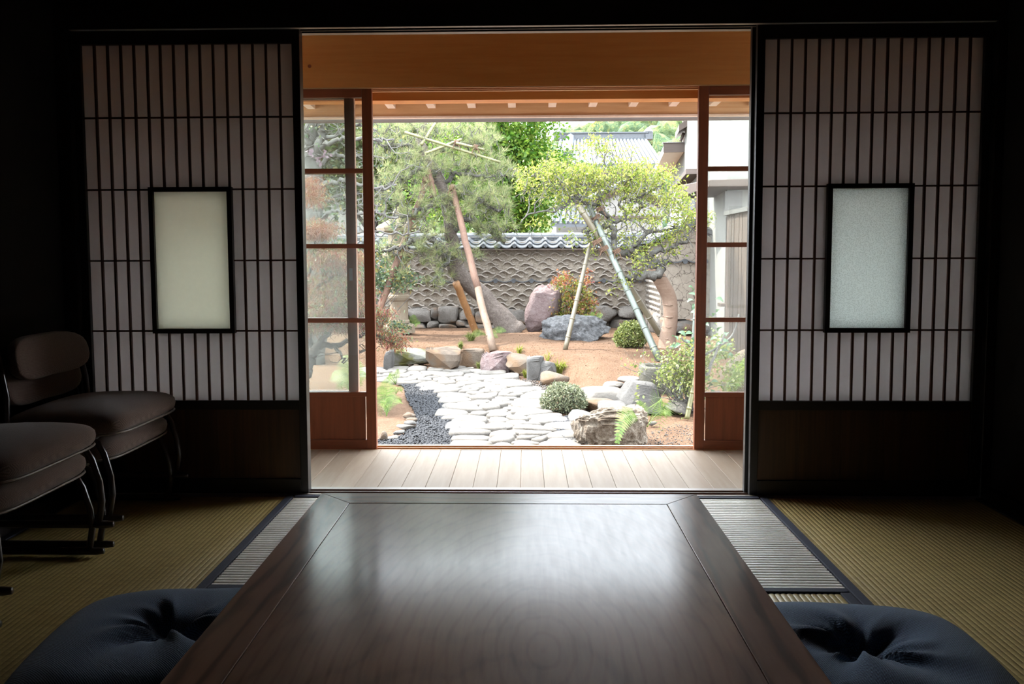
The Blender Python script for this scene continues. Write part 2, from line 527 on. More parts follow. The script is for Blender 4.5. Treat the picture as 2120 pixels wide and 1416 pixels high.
# ------------------------------------------------------------------ shoji screens
P_W, Z0, Z1 = .817, .371, 1.748
def shoji(label, xc, y0, glass, rear=False):
    t = thing('shoji_screen', label, 'sliding screen', (xc, y0 + .014, .0015), 'shoji screens either side of the opening')
    a, b = xc - P_W / 2, xc + P_W / 2
    sw = .03
    zt, zb = 1.809, .0
    for x0, x1 in ((a - sw, a), (b, b + sw)):
        part('stile', MB().box(x0, x1, y0, y0 + .027, zb, zt), M['black_lacquer'], t, bevel=.0015)
    part('top_rail', MB().box(a, b, y0 + .001, y0 + .026, Z1, zt), M['dark_wood_h'], t)
    part('middle_rail', MB().box(a, b, y0 + .001, y0 + .026, .335, Z0), M['dark_wood_h'], t, bevel=.0015)
    part('bottom_rail', MB().box(a, b, y0 + .001, y0 + .026, zb, .058), M['dark_wood_h'], t, bevel=.0015)
    bw = P_W / 5
    for k in range(5):
        part('lower_board', MB().box(a + k * bw + .0004, a + (k + 1) * bw - .0004, y0 + .010, y0 + .018, .056, .337), M['panel_wood'], t)
    pitch, rowh = P_W / 16, (Z1 - Z0) / 5
    gx0, gx1, gz0, gz1 = a + 5 * pitch, a + 11 * pitch, Z0 + rowh, Z0 + 3 * rowh
    # paper with an opening for the glass
    yp = y0 + .0185
    mb = MB()
    for (x0, x1, z0, z1) in ((a, b, gz1, Z1), (a, b, Z0, gz0), (a, gx0, gz0, gz1), (gx1, b, gz0, gz1)):
        n = len(mb.v)
        mb.add([(x0, yp, z0), (x1, yp, z0), (x1, yp, z1), (x0, yp, z1)], [(0, 1, 2, 3)])
    part('paper', mb, M['paper'], t, label='white translucent shoji paper')
    hw = .0037
    def bar(h):
        return mk('vertical_bar', MB().box(-hw, hw, -.006, .006, -h / 2, h / 2), M['kumiko'])
    me_full, me_up, me_lo = bar(Z1 - Z0), bar(Z1 - gz1 - .009), bar(gz0 - Z0 - .009)
    yk = y0 + .0115
    for k in range(1, 16):
        x = a + k * pitch
        if 5 < k < 11:
            inst('vertical_bar', me_up, t, (x, yk, (gz1 + .009 + Z1) / 2))
            inst('vertical_bar', me_lo, t, (x, yk, (Z0 + gz0 - .009) / 2))
        elif k in (5, 11):
            inst('vertical_bar', me_up, t, (x, yk, (gz1 + .009 + Z1) / 2))
            inst('vertical_bar', me_lo, t, (x, yk, (Z0 + gz0 - .009) / 2))
        else:
            inst('vertical_bar', me_full, t, (x, yk, (Z0 + Z1) / 2))
    for k in range(1, 5):
        z = Z0 + k * rowh
        spans = [(a, b)] if k == 4 else ([(a, gx0 - .009), (gx1 + .009, b)])
        for x0, x1 in spans:
            part('horizontal_bar', MB().box(x0, x1, yk - .0035, yk + .0045, z - .0032, z + .0032), M['kumiko'], t)
    fr = part('window_frame', MB().box(gx0 - .009, gx1 + .009, y0 - .003, y0 + .026, gz1 - .009, gz1 + .009)
              .box(gx0 - .009, gx1 + .009, y0 - .003, y0 + .026, gz0 - .009, gz0 + .009)
              .box(gx0 - .009, gx0 + .009, y0 - .003, y0 + .026, gz0 + .009, gz1 - .009)
              .box(gx1 - .009, gx1 + .009, y0 - .003, y0 + .026, gz0 + .009, gz1 - .009), M['black_lacquer'], t)
    part('glass_pane', MB().box(gx0 + .009, gx1 - .009, y0 + .011, y0 + .014, gz0 + .009, gz1 - .009), M[glass], fr,
         label='plain frosted glass pane' if glass == 'frosted' else 'dimpled figured glass pane')
    return t
shoji('black-framed shoji screen with plain frosted pane, behind the stacked chairs', -1.2965, .010, 'frosted')
shoji('black-framed shoji screen with dimpled glass pane, beside the bare wall', 1.3145, .010, 'figured')
shoji('second shoji screen on the outer track, hidden behind the plain frosted pane screen', -1.30, .0445, 'frosted', True)
shoji('second shoji screen on the outer track, its edge beside the dimpled pane screen', 1.303, .0445, 'figured', True)

# ------------------------------------------------------------------ tatami
def tatami(label, x0, x1, y0, y1, along, pale=False):  # pale: coarser ribs, with their glare painted in as lighter rush
    t = thing('tatami_mat', label, 'tatami mat', ((x0 + x1) / 2, (y0 + y1) / 2, -.03), 'tatami mats on the room floor')
    part('core', MB().box(x0 + .001, x1 - .001, y0 + .001, y1 - .001, -.0295, -.009), M['heri'], t)
    hb = .030
    if along == 'x':
        e0, e1, l0, l1 = y0 + hb, y1 - hb, x0 + .002, x1 - .002
    else:
        e0, e1, l0, l1 = x0 + hb, x1 - hb, y0 + .002, y1 - .002
    n = int(round((e1 - e0) / (.021 if pale else .0165)))
    V, F = [], []
    for i in range(n * 6 + 1):
        u = e0 + (e1 - e0) * i / (n * 6)
        z = -.0052 + (.0032 if pale else .0017) * abs(math.sin(math.pi * i / 6)) ** .7
        for w in (l0, l1):
            V.append((w, u, z) if along == 'x' else (u, w, z))
    for i in range(n * 6):
        f = (2 * i, 2 * i + 1, 2 * i + 3, 2 * i + 2)
        F.append(f if along == 'x' else f[::-1])
    part('woven_rush', (np.array(V), F), M['tatami_x_glare' if pale else 'tatami_y'], t)
    for s0, s1 in ((y0, y0 + hb), (y1 - hb, y1)) if along == 'x' else ((x0, x0 + hb), (x1 - hb, x1)):
        mb = MB().box(x0 + .001, x1 - .001, s0 + .0008, s1 - .0008, -.009, .0005) if along == 'x' else MB().box(s0 + .0008, s1 - .0008, y0 + .001, y1 - .001, -.009, .0005)
        part('cloth_border', mb, M['heri'], t, bevel=.002, label='dark blue-grey cloth border')
    return t
tatami('ribbed tatami mat with painted-in glare, lying crosswise at the sill under the table end', -.906, .906, -.965, -.006, 'x', True)
tatami('olive tatami mat carrying the stacked brown chairs', -XW + .029, -.908, -1.86, -.022, 'y')
tatami('empty olive tatami mat before the dimpled-glass shoji', .908, XW - .029, -1.86, -.022, 'y')
tatami('tatami mat under the table and the navy cushions, next to the mat with painted-in glare', .002, .906, -2.80, -.967, 'y')
tatami('tatami mat under the cushion nearer the brown chairs', -.906, -.002, -2.80, -.967, 'y')
tatami('tatami mat at the frame corner below the stacked chairs', -XW + .029, -.908, -3.70, -1.862, 'y')
tatami('tatami mat at the frame corner beyond the cushion by the bare wall', .908, XW - .029, -3.70, -1.862, 'y')

# ------------------------------------------------------------------ low table
TX0, TX1, TY0, TY1, TZ = -.516, .430, -2.72, -1.190, .340
tb = thing('low_table', 'long low polished dark wooden table with mitred frame top', 'table', ((TX0 + TX1) / 2, (TY0 + TY1) / 2, 0))
fw = .088
c = [(TX0, TY0), (TX1, TY0), (TX1, TY1), (TX0, TY1)]
ci = [(TX0 + fw, TY0 + fw), (TX1 - fw, TY0 + fw), (TX1 - fw, TY1 - fw), (TX0 + fw, TY1 - fw)]
for k in range(4):
    a0, a1, b1, b0 = c[k], c[(k + 1) % 4], ci[(k + 1) % 4], ci[k]
    part('frame_board', MB().prism([a0, a1, b1, b0], 'z', TZ - .045, TZ), M['table_x' if k % 2 == 0 else 'table_y'], tb, bevel=.0012)
part('top_panel', MB().box(TX0 + fw + .0006, TX1 - fw - .0006, TY0 + fw + .0006, TY1 - fw - .0006, TZ - .03, TZ - .0008), M['table_panel'], tb, bevel=.001)
for x0, x1, y0, y1 in ((TX0 + .06, TX1 - .06, TY1 - .09, TY1 - .065), (TX0 + .06, TX1 - .06, TY0 + .065, TY0 + .09), (TX0 + .06, TX0 + .085, TY0 + .09, TY1 - .09), (TX1 - .085, TX1 - .06, TY0 + .09, TY1 - .09)):
    part('apron', MB().box(x0, x1, y0, y1, TZ - .105, TZ - .045), M['table_x'], tb, bevel=.002)
for sx in (TX0 + .05, TX1 - .13):
    for sy in (TY0 + .05, TY1 - .13):
        part('leg', MB().add([(sx, sy, TZ - .046), (sx + .08, sy, TZ - .046), (sx + .08, sy + .08, TZ - .046), (sx, sy + .08, TZ - .046),
                              (sx + .01, sy + .01, .004), (sx + .07, sy + .01, .004), (sx + .07, sy + .07, .004), (sx + .01, sy + .07, .004)],
                             [(0, 1, 2, 3), (7, 6, 5, 4), (0, 4, 5, 1), (1, 5, 6, 2), (2, 6, 7, 3), (3, 7, 4, 0)]), M['table_y'], tb, bevel=.004)

# ------------------------------------------------------------------ floor cushions
def cushion(label, cx, cy, half, seed, ang, height=.13):
    rnd = random.Random(seed)
    n = 97
    us = np.linspace(-1, 1, n)
    U, V = np.meshgrid(us, us, indexing='ij')
    # square with rounded corners, finer rows toward the rim
    S = np.sign(U) * (1 - (1 - np.abs(U)) ** 1.35), np.sign(V) * (1 - (1 - np.abs(V)) ** 1.35)
    x, y = S
    k = 1 - .075 * (x ** 2) * (y ** 2)
    bow = 1 - .05 * (1 - np.abs(x) ** 2) * np.abs(y) ** 4 * 0
    X, Y = x * k * half, y * k * half
    rim = np.clip((1 - np.abs(x) ** 3.2), 0, 1) ** .5 * np.clip((1 - np.abs(y) ** 3.2), 0, 1) ** .5
    r = np.sqrt(x ** 2 + y ** 2); th = np.arctan2(y, x)
    th2 = th + .25 * np.sin(2.3 * r + seed)
    dip = np.exp(-(r / .17) ** 2) * .80 + np.exp(-(r / .42) ** 2) * .34
    fold = np.zeros_like(r)
    for nn, am, lo, hi in ((4, .42, .02, 1.1), (7, .30, .03, .85), (11, .26, .03, .62), (17, .16, .02, .45)):
        ph = rnd.uniform(0, 6.28)
        fold += am * np.sin(nn * th2 + ph + .9 * np.sin(th * 2 + ph)) * sm(lo, .16, r) * (1 - sm(.16, hi, r))
    top = rim * (1 - .58 * dip + .27 * fold) * height * .62 + .0 * r
    zb = height * .42
    Zt = zb + np.maximum(top, -.3 * zb)
    Zb = zb - rim * (zb - .002) * np.clip(1.25 - .1 * r, 0, 1)
    Zb = np.maximum(Zb, .0015)
    ca, sa = math.cos(ang), math.sin(ang)
    def pts(Z):
        return np.stack([cx + X * ca - Y * sa, cy + X * sa + Y * ca, Z], -1).reshape(-1, 3)
    idx = np.arange(n * n).reshape(n, n)
    q = np.stack([idx[:-1, :-1], idx[1:, :-1], idx[1:, 1:], idx[:-1, 1:]], -1).reshape(-1, 4)
    t = thing('floor_cushion', label, 'cushion', (cx, cy, 0), 'navy floor cushions beside the table')
    VV = np.concatenate([pts(Zt), pts(Zb)]); QQ = np.concatenate([q, q[:, ::-1] + n * n])
    part('cover', (VV, QQ), M['navy'], t, smooth=True)
    zc = float(Zt[n // 2, n // 2])
    mb = MB()
    for k in range(4):
        a = ang + k * math.pi / 2 + .4
        mb.tube([(cx, cy, zc + .002), (cx + .012 * math.cos(a), cy + .012 * math.sin(a), zc + .009), (cx + .028 * math.cos(a), cy + .028 * math.sin(a), zc + .013)], [.003, .003, .002], 5)
    part('tuft_thread', mb, M['navy'], t)
    rimp = []
    for k in range(0, 4 * (n - 1), 2):
        side, i = divmod(k, n - 1)
        ij = ((i, 0), (n - 1, i), (n - 1 - i, n - 1), (0, n - 1 - i))[side]
        rimp.append((cx + X[ij] * ca - Y[ij] * sa, cy + X[ij] * sa + Y[ij] * ca, zb))
    part('seam', MB().tube(rimp + rimp[:1], .0035, 5, False), M['navy'], t, smooth=True)
    return t
cl = at_z(363, 1327, .075); cr = at_z(1774, 1367, .075)
cushion('plump navy tufted floor cushion on the side of the stacked chairs', cl[0] - .0, cl[1] - .03, .295, 3, .10, .135)
cushion('plump navy tufted floor cushion on the side of the empty tatami', cr[0] - .0, cr[1] - .03, .295, 8, -.07, .135)

# ------------------------------------------------------------------ stacked low chairs
def rbox(x0, x1, y0, y1, z0, z1, r, nx=14, ny=18, crown=.0, exp=4.):
    """soft pillow-like box as one closed surface"""
    V, F = [], []
    nu, nv = 28, 14
    for i in range(nv + 1):
        ph = -math.pi / 2 + math.pi * i / nv
        for j in range(nu):
            a = 2 * math.pi * j / nu
            def sp(c, e):
                return math.copysign(abs(c) ** e, c)
            e1, e2 = .45, .35
            x = sp(math.cos(ph), e1) * sp(math.cos(a), e2)
            y = sp(math.cos(ph), e1) * sp(math.sin(a), e2)
            z = sp(math.sin(ph), .75)
            zz = z + crown * (1 - x * x) * (1 - y * y) * (1 if z > 0 else 0)
            V.append(((x0 + x1) / 2 + x * (x1 - x0) / 2, (y0 + y1) / 2 + y * (y1 - y0) / 2, (z0 + z1) / 2 + zz * (z1 - z0) / 2))
    for i in range(nv):
        for j in range(nu):
            p, q = i * nu + j, i * nu + (j + 1) % nu
            F.append((p, q, q + nu, p + nu))
    return V, F
def chair_meshes():
    out = []
    # local frame: x from the wall (0) to the seat front, y across, z up
    V, F = rbox(.05, .468, -.265, .265, .258, .346, .04, crown=.5)
    V = [(x, y, z - .045 * (x - .3) * -0.0 + .03 * (x - .27)) for x, y, z in V]
    me = mesh_from('seat', V, F); me.materials.append(M['brown_fabric']); me.polygons.foreach_set('use_smooth', np.ones(len(me.polygons), bool))
    out.append(('seat', me, None))
    pp = []
    for k in range(41):
        a = 2 * math.pi * k / 40
        sx, sy = math.copysign(abs(math.cos(a)) ** .35, math.cos(a)), math.copysign(abs(math.sin(a)) ** .35, math.sin(a))
        x = .259 + sx * .204; pp.append((x, sy * .261, .275 + .03 * (x - .27)))
    out.append(('seat_piping', mk('seat_piping', MB().tube(pp, .004, 6, False), M['piping'], True), 'pale piping along the seat edge'))
    # backrest pad, leaning back
    V, F = rbox(-.026, .026, -.235, .235, .44, .585, .02)
    V2 = []
    for x, y, z in V:
        rnd_ = 1 - .10 * max(0, (z - .51) / .075) ** 2
        seam = -.006 * math.exp(-(y / .012) ** 2) * (1 if x > 0 else 0)
        V2.append((.105 + x + seam - .22 * (z - .44) - .09 * (1 - (y / .24) ** 2) * 0 + .35 * y * y, y * rnd_, z))
    me = mesh_from('backrest', V2, F); me.materials.append(M['brown_fabric']); me.polygons.foreach_set('use_smooth', np.ones(len(me.polygons), bool))
    out.append(('backrest', me, None))
    for s in (-1, 1):
        y = s * .27
        out.append(('skid', mk('skid', MB().tube([(.015, y, .014), (.03, y, .012), (.45, y, .012), (.472, y, .013)], [.009, .012, .012, .009], 8), M['brown_tube'], True), None))
        out.append(('front_leg', mk('front_leg', MB().tube([(.425, y, .012), (.44, y * .99, .09), (.435, y * .985, .15), (.415, y * .975, .22), (.395, y * .97, .255), (.36, y * .96, .268)], [.0105] * 6, 8), M['brown_tube'], True), None))
        out.append(('rear_leg', mk('rear_leg', MB().tube([(.06, y, .012), (.085, y * .98, .16), (.10, y * .97, .29), (.098, y * .93, .40), (.078, y * .91, .50), (.06, y * .88, .565)], [.0105] * 6, 8), M['brown_tube'], True), None))
    out.append(('crossbar', mk('crossbar', MB().tube([(.36, -.26, .262), (.36, .26, .262)], .010, 8).tube([(.1, -.262, .258), (.1, .262, .258)], .010, 8), M['brown_tube'], True), None))
    return out
CH = chair_meshes()
def chair(label, x, y, z):
    t = thing('low_chair', label, 'chair', (x, y, z), 'stacked low brown chairs')
    for nm, me, lb in CH:
        o = inst(nm, me, t, (x, y, z))
        if lb: o['label'] = lb
x0 = -1.306 - .472
chair('brown low chair, lower one of the stack by the shoji', x0 - .022, -.367, .001)
chair('brown low chair with raised backrest, upper one of the stack by the shoji', x0 + .012, -.367, .0875)
chair('brown low chair, lower one of the stack cut by the photo edge', x0 - .022, -.972, .001)
chair('brown low chair, upper one of the stack cut by the photo edge', x0 + .012, -.972, .0875)

# ------------------------------------------------------------------ veranda
ev = thing('floor_veranda', 'pale wooden plank floor of the veranda between shoji and glass doors', 'floor', (0, .45, -.05), kind='structure')
bw = .0972
me_b = mk('floor_board', MB().box(-bw / 2 + .0005, bw / 2 - .0005, -.3425, .3425, -.03, .0), M['engawa'])
for k in range(-20, 20):
    o = inst('floor_board', me_b, ev, (k * bw + .03, .4485, -.002 + .0003 * ((k * 7) % 3)))
    bv = o.modifiers.new('bevel', 'BEVEL'); bv.width = .0012; bv.segments = 1
for s, nm in ((-1, 'end_a'), (1, 'end_b')):
    part('wall_veranda_%s' % nm, MB().box(*sorted((s * 1.95, s * 2.05)), .10, .90, -.5, 2.4), M['plaster'],
         label='plaster end wall of the veranda %s' % ('on the maple side' if s < 0 else 'on the camellia side'), cat='wall', kind='structure')
part('ceiling_veranda', MB().box(-2.05, 2.05, .10, .95, 2.3, 2.36), M['cedar'], label='cedar ceiling over the veranda', cat='ceiling', kind='structure')
ZD = float(at_y(1100, 181, .80)[2])
hb = thing('trim_3', 'wide honey-coloured cedar beam above the glass doors', 'beam', (0, .84, ZD), kind='structure')
part('beam', MB().box(-1.95, 1.95, .785, .82, ZD + .004, 2.3), M['cedar'], hb)
g = [(.788, ZD), (.797, ZD), (.797, ZD + .01), (.832, ZD + .01), (.832, ZD), (.838, ZD), (.838, ZD + .01), (.873, ZD + .01), (.873, ZD), (.895, ZD), (.895, ZD + .045), (.788, ZD + .045)]
part('grooved_rail', MB().prism(g, 'x', -1.95, 1.95), M['eave_wood'], hb)
part('upper_wall', MB().box(-1.95, 1.95, .82, .89, ZD + .045, 2.3), M['plaster'], hb)
part('knot', MB().lathe([(.0085, 0), (.0085, .002)], (0, 0, 0), 14), M['door_wood'], hb) 
kn = [o for o in hb.children if o.name.startswith('knot')][0]
kp = at_y(641, 137, .785)
for v in kn.data.vertices:
    l = v.co + Vector(ORG[hb.name])
    v.co = Vector((kp[0] + l.x, .7862 - l.z, kp[2] + l.y)) - Vector(ORG[hb.name])
ds = thing('trim_4', 'pinkish grooved sill rail under the glass doors', 'sill', (0, .84, -.03), kind='structure')
g = [(.790, -.03), (.90, -.03), (.90, .0), (.873, .0), (.873, -.006), (.838, -.006), (.838, .0), (.832, .0), (.832, -.006), (.797, -.006), (.797, .0), (.790, .0)]
part('rail', MB().prism(g, 'x', -1.95, 1.95), M['eave_wood'], ds)
for s, nm in ((-1, 'a'), (1, 'b')):
    part('post_veranda_%s' % ('maple_side' if s < 0 else 'camellia_side'), MB().box(*sorted((s * 1.95, s * 1.83)), .785, .90, 0, ZD), M['eave_wood'],
         label='square cedar post at the veranda end %s' % ('near the red maple' if s < 0 else 'near the camellia'), cat='post', kind='structure', bevel=.004)

ZB, ZG = float(at_y(700, 812, .80)[2]), float(at_y(700, 202, .80)[2])
ZBAR = [float(at_y(700, yy, .80)[2]) for yy in (353.5, 509.5, 663.5)]
def glass_door(label, x0, x1, y0, old=False, latch=False):
    mv, mh = (M['old_door'], M['old_door']) if old else (M['door_wood'], M['door_wood_h'])
    t = thing('glass_door', label, 'glass door', ((x0 + x1) / 2, y0 + .015, -.003), 'wooden glass doors of the veranda')
    sw, th = .048, .030
    zt = ZD + .006
    for a, b in ((x0, x0 + sw), (x1 - sw, x1)):
        st = part('stile', MB().box(a, b, y0, y0 + th, -.003, zt), mv, t, bevel=.002)
        if latch and a > x0:
            z = float(at_y(731, 568, y0)[2])
            part('latch_plate', MB().box(a + .012, a + .028, y0 - .002, y0, z - .03, z + .03), M['metal'], st, bevel=.001)
    part('top_rail', MB().box(x0 + sw, x1 - sw, y0 + .001, y0 + th - .001, ZG, zt), mh, t, bevel=.002)
    part('bottom_rail', MB().box(x0 + sw, x1 - sw, y0 + .001, y0 + th - .001, -.003, .045), mh, t, bevel=.002)
    part('middle_rail', MB().box(x0 + sw, x1 - sw, y0 + .001, y0 + th - .001, ZB - .022, ZB), mh, t, bevel=.002)
    for z in ZBAR:
        part('glazing_bar', MB().box(x0 + sw, x1 - sw, y0 + .003, y0 + th - .003, z - .011, z + .011), mh, t, bevel=.0015)
    zs = [ZB] + sorted(ZBAR) + [ZG]
    for za, zb_ in zip(zs[:-1], zs[1:]):
        part('glass_pane', MB().box(x0 + sw, x1 - sw, y0 + .014, y0 + .017, za + (.011 if za != ZB else 0), zb_ - (.011 if zb_ != ZG else 0)), M['glass'], t)
    xm = [x0 + sw, x0 + sw + (x1 - x0 - 2 * sw) * .5, x1 - sw]
    for a, b in zip(xm[:-1], xm[1:]):
        part('kick_panel', MB().box(a + .006, b - .006, y0 + .010, y0 + .018, .045, ZB - .022), mv, t)
    part('muntin', MB().box(xm[1] - .016, xm[1] + .016, y0 + .003, y0 + th - .003, .045, ZB - .022), mv, t, bevel=.0015)
    return t
xl = float(at_y(780, 930, .80)[0]); xr = float(at_y(1437, 930, .80)[0])
xl2 = float(at_y(741, 700, .845)[0])
glass_door('reddish wooden glass door on the inner track before the red maple', xl - .87, xl, .800)
glass_door('weathered glass door on the outer track with metal latch plate, before the red maple', xl2 - .87, xl2, .841, True, True)
glass_door('reddish wooden glass door on the inner track before the camellia', xr, xr + .87, .800)
glass_door('glass door on the outer track behind the one before the camellia', xr + .27, xr + 1.14, .841, True)

# ------------------------------------------------------------------ eaves
ze = lambda y, Y: float(at_y(1100, y, Y)[2])
ea = thing('trim_5', 'cedar eaves with rafters, fascia board and grey gutter above the garden view', 'eaves', (0, 1.2, ze(240, 1.55)), kind='structure')
part('eave_beam', MB().box(-3.2, 3.2, .97, 1.07, ze(206, .97), ze(186, .97) + .10), M['cedar'], ea)
zf0, zf1 = ze(239, 1.55), ze(215, 1.55)
part('fascia', MB().box(-3.2, 3.2, 1.55, 1.575, zf0, zf1 + .05), M['eave_wood'], ea)
part('soffit', MB().add([(-3.2, .9, ze(206, .97) + .155), (3.2, .9, ze(206, .97) + .155), (3.2, 1.55, zf1 + .03), (-3.2, 1.55, zf1 + .03),
                         (-3.2, .9, ze(206, .97) + .19), (3.2, .9, ze(206, .97) + .19), (3.2, 1.70, zf1 + .065), (-3.2, 1.70, zf1 + .065)],
                        [(0, 3, 2, 1), (4, 5, 6, 7), (0, 1, 5, 4), (2, 3, 7, 6), (1, 2, 6, 5), (3, 0, 4, 7)]), M['soffit'], ea)
za, zb_ = ze(206, .97) + .155, zf1 + .03
for k in range(-13, 14):
    x = float(at_y(1060 + 83 * k, 217, 1.55)[0])
    part('rafter', MB().add([(x - .021, 1.07, za - .085), (x + .021, 1.07, za - .085), (x + .021, 1.55, zb_ - .05), (x - .021, 1.55, zb_ - .05),
                             (x - .021, 1.07, za - .03), (x + .021, 1.07, za - .03), (x + .021, 1.55, zb_ + .0), (x - .021, 1.55, zb_ + .0)],
                            [(0, 1, 2, 3), (7, 6, 5, 4), (0, 4, 5, 1), (1, 5, 6, 2), (2, 6, 7, 3), (3, 7, 4, 0)]), M['soffit'], ea)
part('fascia_edge', MB().box(-3.2, 3.2, 1.545, 1.58, zf0 - .01, zf0), M['soffit'], ea)
gm = MB()
zg = ze(245, 1.63)
pr = [(1.63 + .04 * math.cos(a), zg + .012 + .045 * math.sin(a) * .7) for a in np.linspace(math.pi, 2 * math.pi, 9)] + [(1.63 + .036 * math.cos(a), zg + .014 + .041 * math.sin(a) * .66) for a in np.linspace(2 * math.pi, math.pi, 9)]
part('gutter', gm.prism(pr, 'x', -3.2, 3.2), M['gutter'], ea)
part('roof_deck', MB().add([(-3.2, .3, 2.42), (3.2, .3, 2.42), (3.2, 1.72, zf1 + .07), (-3.2, 1.72, zf1 + .07), (-3.2, .3, 2.47), (3.2, .3, 2.47), (3.2, 1.72, zf1 + .12), (-3.2, 1.72, zf1 + .12)],
                           [(0, 3, 2, 1), (4, 5, 6, 7), (0, 1, 5, 4), (2, 3, 7, 6), (1, 2, 6, 5), (3, 0, 4, 7)]), M['gutter'], ea)
# ------------------------------------------------------------------ garden materials
ALB = .27
M['soil'] = m_mottle('soil', [(.25, '#8b694f'), (.5, '#aa8569'), (.75, '#c39f82')], 5, .95, 1., .03, 8, fine=55, spec=.15)
def m_rock(name, stops, scale=7, fine=45, bmp=.7, var=.0, bdist=.012, warm=None):
    m, nt, N, L, b = nodes(name)
    v = coords(nt)
    f = tex_noise(nt, v, scale, 7, .65, .4)
    f2 = tex_noise(nt, v, fine, 5, .7)
    col = mixc(nt, .45, ramp(nt, f, stops), ramp(nt, f2, stops))
    if warm:
        f3 = tex_noise(nt, coords(nt, loc=(5, 2, 1)), scale * .6, 3)
        col = mixc(nt, ramp(nt, f3, [(.5, '#000000'), (.62, '#ffffff')]), col, lin(warm))
    if var:
        col = vary(nt, col, var)
    L.new(col, b.inputs['Base Color'])
    setin(b, Roughness=.88, Specular_IOR_Level=.25)
    bump(nt, b, f2, bmp, bdist)
    return m
M['rock_grey'] = m_rock('rock_grey', [(.25, '#625f5c'), (.5, '#86837f'), (.75, '#a3a09b')], 7, 80)
M['rock_tan'] = m_rock('rock_tan', [(.25, '#6d5d4e'), (.5, '#8f7f6f'), (.75, '#ac9c8b')], 7, 80, warm='#94765a')
M['rock_purple'] = m_rock('rock_purple', [(.25, '#7c5c5a'), (.5, '#a18a88'), (.75, '#cbbdba')], 5, 30, 1., bdist=.02)
M['rock_rough'] = m_rock('rock_rough', [(.3, '#4e4e50'), (.5, '#8e8e90'), (.7, '#e4e4e6')], 14, 30, 1., bdist=.05)
M['rock_weather'] = m_rock('rock_weather', [(.3, '#5c4c3e'), (.45, '#9c8872'), (.6, '#e0d2bf'), (.75, '#efe6da')], 9, 30, 1., bdist=.04)
M['rock_mossy'] = m_rock('rock_mossy', [(.25, '#77766b'), (.5, '#96958a'), (.75, '#b2b0a5')], 7, 45, warm='#78763c')
M['path_stone'] = m_rock('path_stone', [(.25, '#8a8277'), (.5, '#a39c93'), (.75, '#b4afa7')], 6, 40, .5, .3)
M['wall_stone'] = m_rock('wall_stone', [(.25, '#7f7870'), (.5, '#aaa29a'), (.75, '#cec7bf')], 6, 45, .9, .2, .02, '#b89c84')
M['mortar'] = m_mottle('mortar', [(.3, '#8e847a'), (.7, '#a59b90')], 30, .95, .6, .01)
M['gravel'] = m_mottle('gravel', [(.3, '#34353a'), (.7, '#4e5056')], 30, .75, .3, .004, var=.45, island=True)
M['gravel_mixed'] = m_mottle('gravel_mixed', [(.3, '#6f665f'), (.7, '#9a9088')], 30, .85, .3, .004, var=.4, island=True)
M['lantern'] = m_rock('lantern', [(.25, '#bda88c'), (.5, '#d6c2a8'), (.75, '#e8d8c2')], 9, 120, .3, bdist=.004)
M['basin'] = m_rock('basin', [(.25, '#55523f'), (.5, '#7c796a'), (.75, '#a5a294')], 9, 50, .9)
M['mud'] = m_mottle('mud', [(.25, '#c0b1a0'), (.5, '#dccdbb'), (.75, '#eee0cf')], 6, .95, .8, .02, 7, fine=40)
M['mud_cracked'] = None
def m_cracked(name):
    m, nt, N, L, b = nodes(name)
    v = coords(nt)
    vo = N.new('ShaderNodeTexVoronoi'); vo.feature = 'DISTANCE_TO_EDGE'; vo.inputs['Scale'].default_value = 9
    nz = N.new('ShaderNodeTexNoise'); setin(nz, Scale=9., Detail=5.); L.new(v, nz.inputs['Vector'])
    mx = N.new('ShaderNodeMix'); mx.data_type = 'VECTOR'; mx.inputs[0].default_value = .12
    L.new(v, mx.inputs[4]); L.new(nz.outputs['Color'], mx.inputs[5]); L.new(mx.outputs[1], vo.inputs['Vector'])
    f = tex_noise(nt, v, 14, 6, .65)
    col = ramp(nt, f, [(.3, '#c2b4a4'), (.7, '#e2d4c4')])
    crack = ramp(nt, vo.outputs['Distance'], [(.0, '#000000'), (.02, '#ffffff')])
    col = mixc(nt, crack, lin('#5b5046'), col)
    L.new(col, b.inputs['Base Color'])
    setin(b, Roughness=.95, Specular_IOR_Level=.1)
    bump(nt, b, crack, .6, .01)
    return m
M['mud_cracked'] = m_cracked('mud_cracked')
M['wall_tile'] = m_mottle('wall_tile', [(.3, '#c6bbae'), (.7, '#e8dccf')], 25, .85, .3, .004, var=.14)
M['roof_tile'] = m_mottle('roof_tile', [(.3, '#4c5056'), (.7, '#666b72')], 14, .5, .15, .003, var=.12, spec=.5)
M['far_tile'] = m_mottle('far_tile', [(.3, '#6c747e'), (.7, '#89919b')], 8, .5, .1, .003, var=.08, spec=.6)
M['bark_pine'] = m_rock('bark_pine', [(.25, '#6a5c54'), (.5, '#95867c'), (.75, '#cfc4ba')], 16, 45, 1., bdist=.02)
M['bark_grey'] = m_rock('bark_grey', [(.25, '#6b6762'), (.5, '#8c8883'), (.75, '#aeaba6')], 10, 60, .7, bdist=.01)
M['bark_lichen'] = m_rock('bark_lichen', [(.25, '#544c42'), (.5, '#858078'), (.75, '#c2c4bd')], 14, 60, .9, bdist=.012)
M['bark_dark'] = m_rock('bark_dark', [(.25, '#3b342f'), (.5, '#574e48'), (.75, '#77706a')], 14, 60, .6)
M['log'] = m_wood('log', '#8c6e58', '#b89a80', 'z', 12, .7, 0, stretch=.1, var=.12, bmp=.4)
M['log_orange'] = m_wood('log_orange', '#a8703c', '#d09658', 'z', 12, .7, 0, stretch=.12, bmp=.4)
M['log_bark'] = m_wood('log_bark', '#7d5644', '#a67c62', 'z', 16, .8, 0, stretch=.15, bmp=.6)
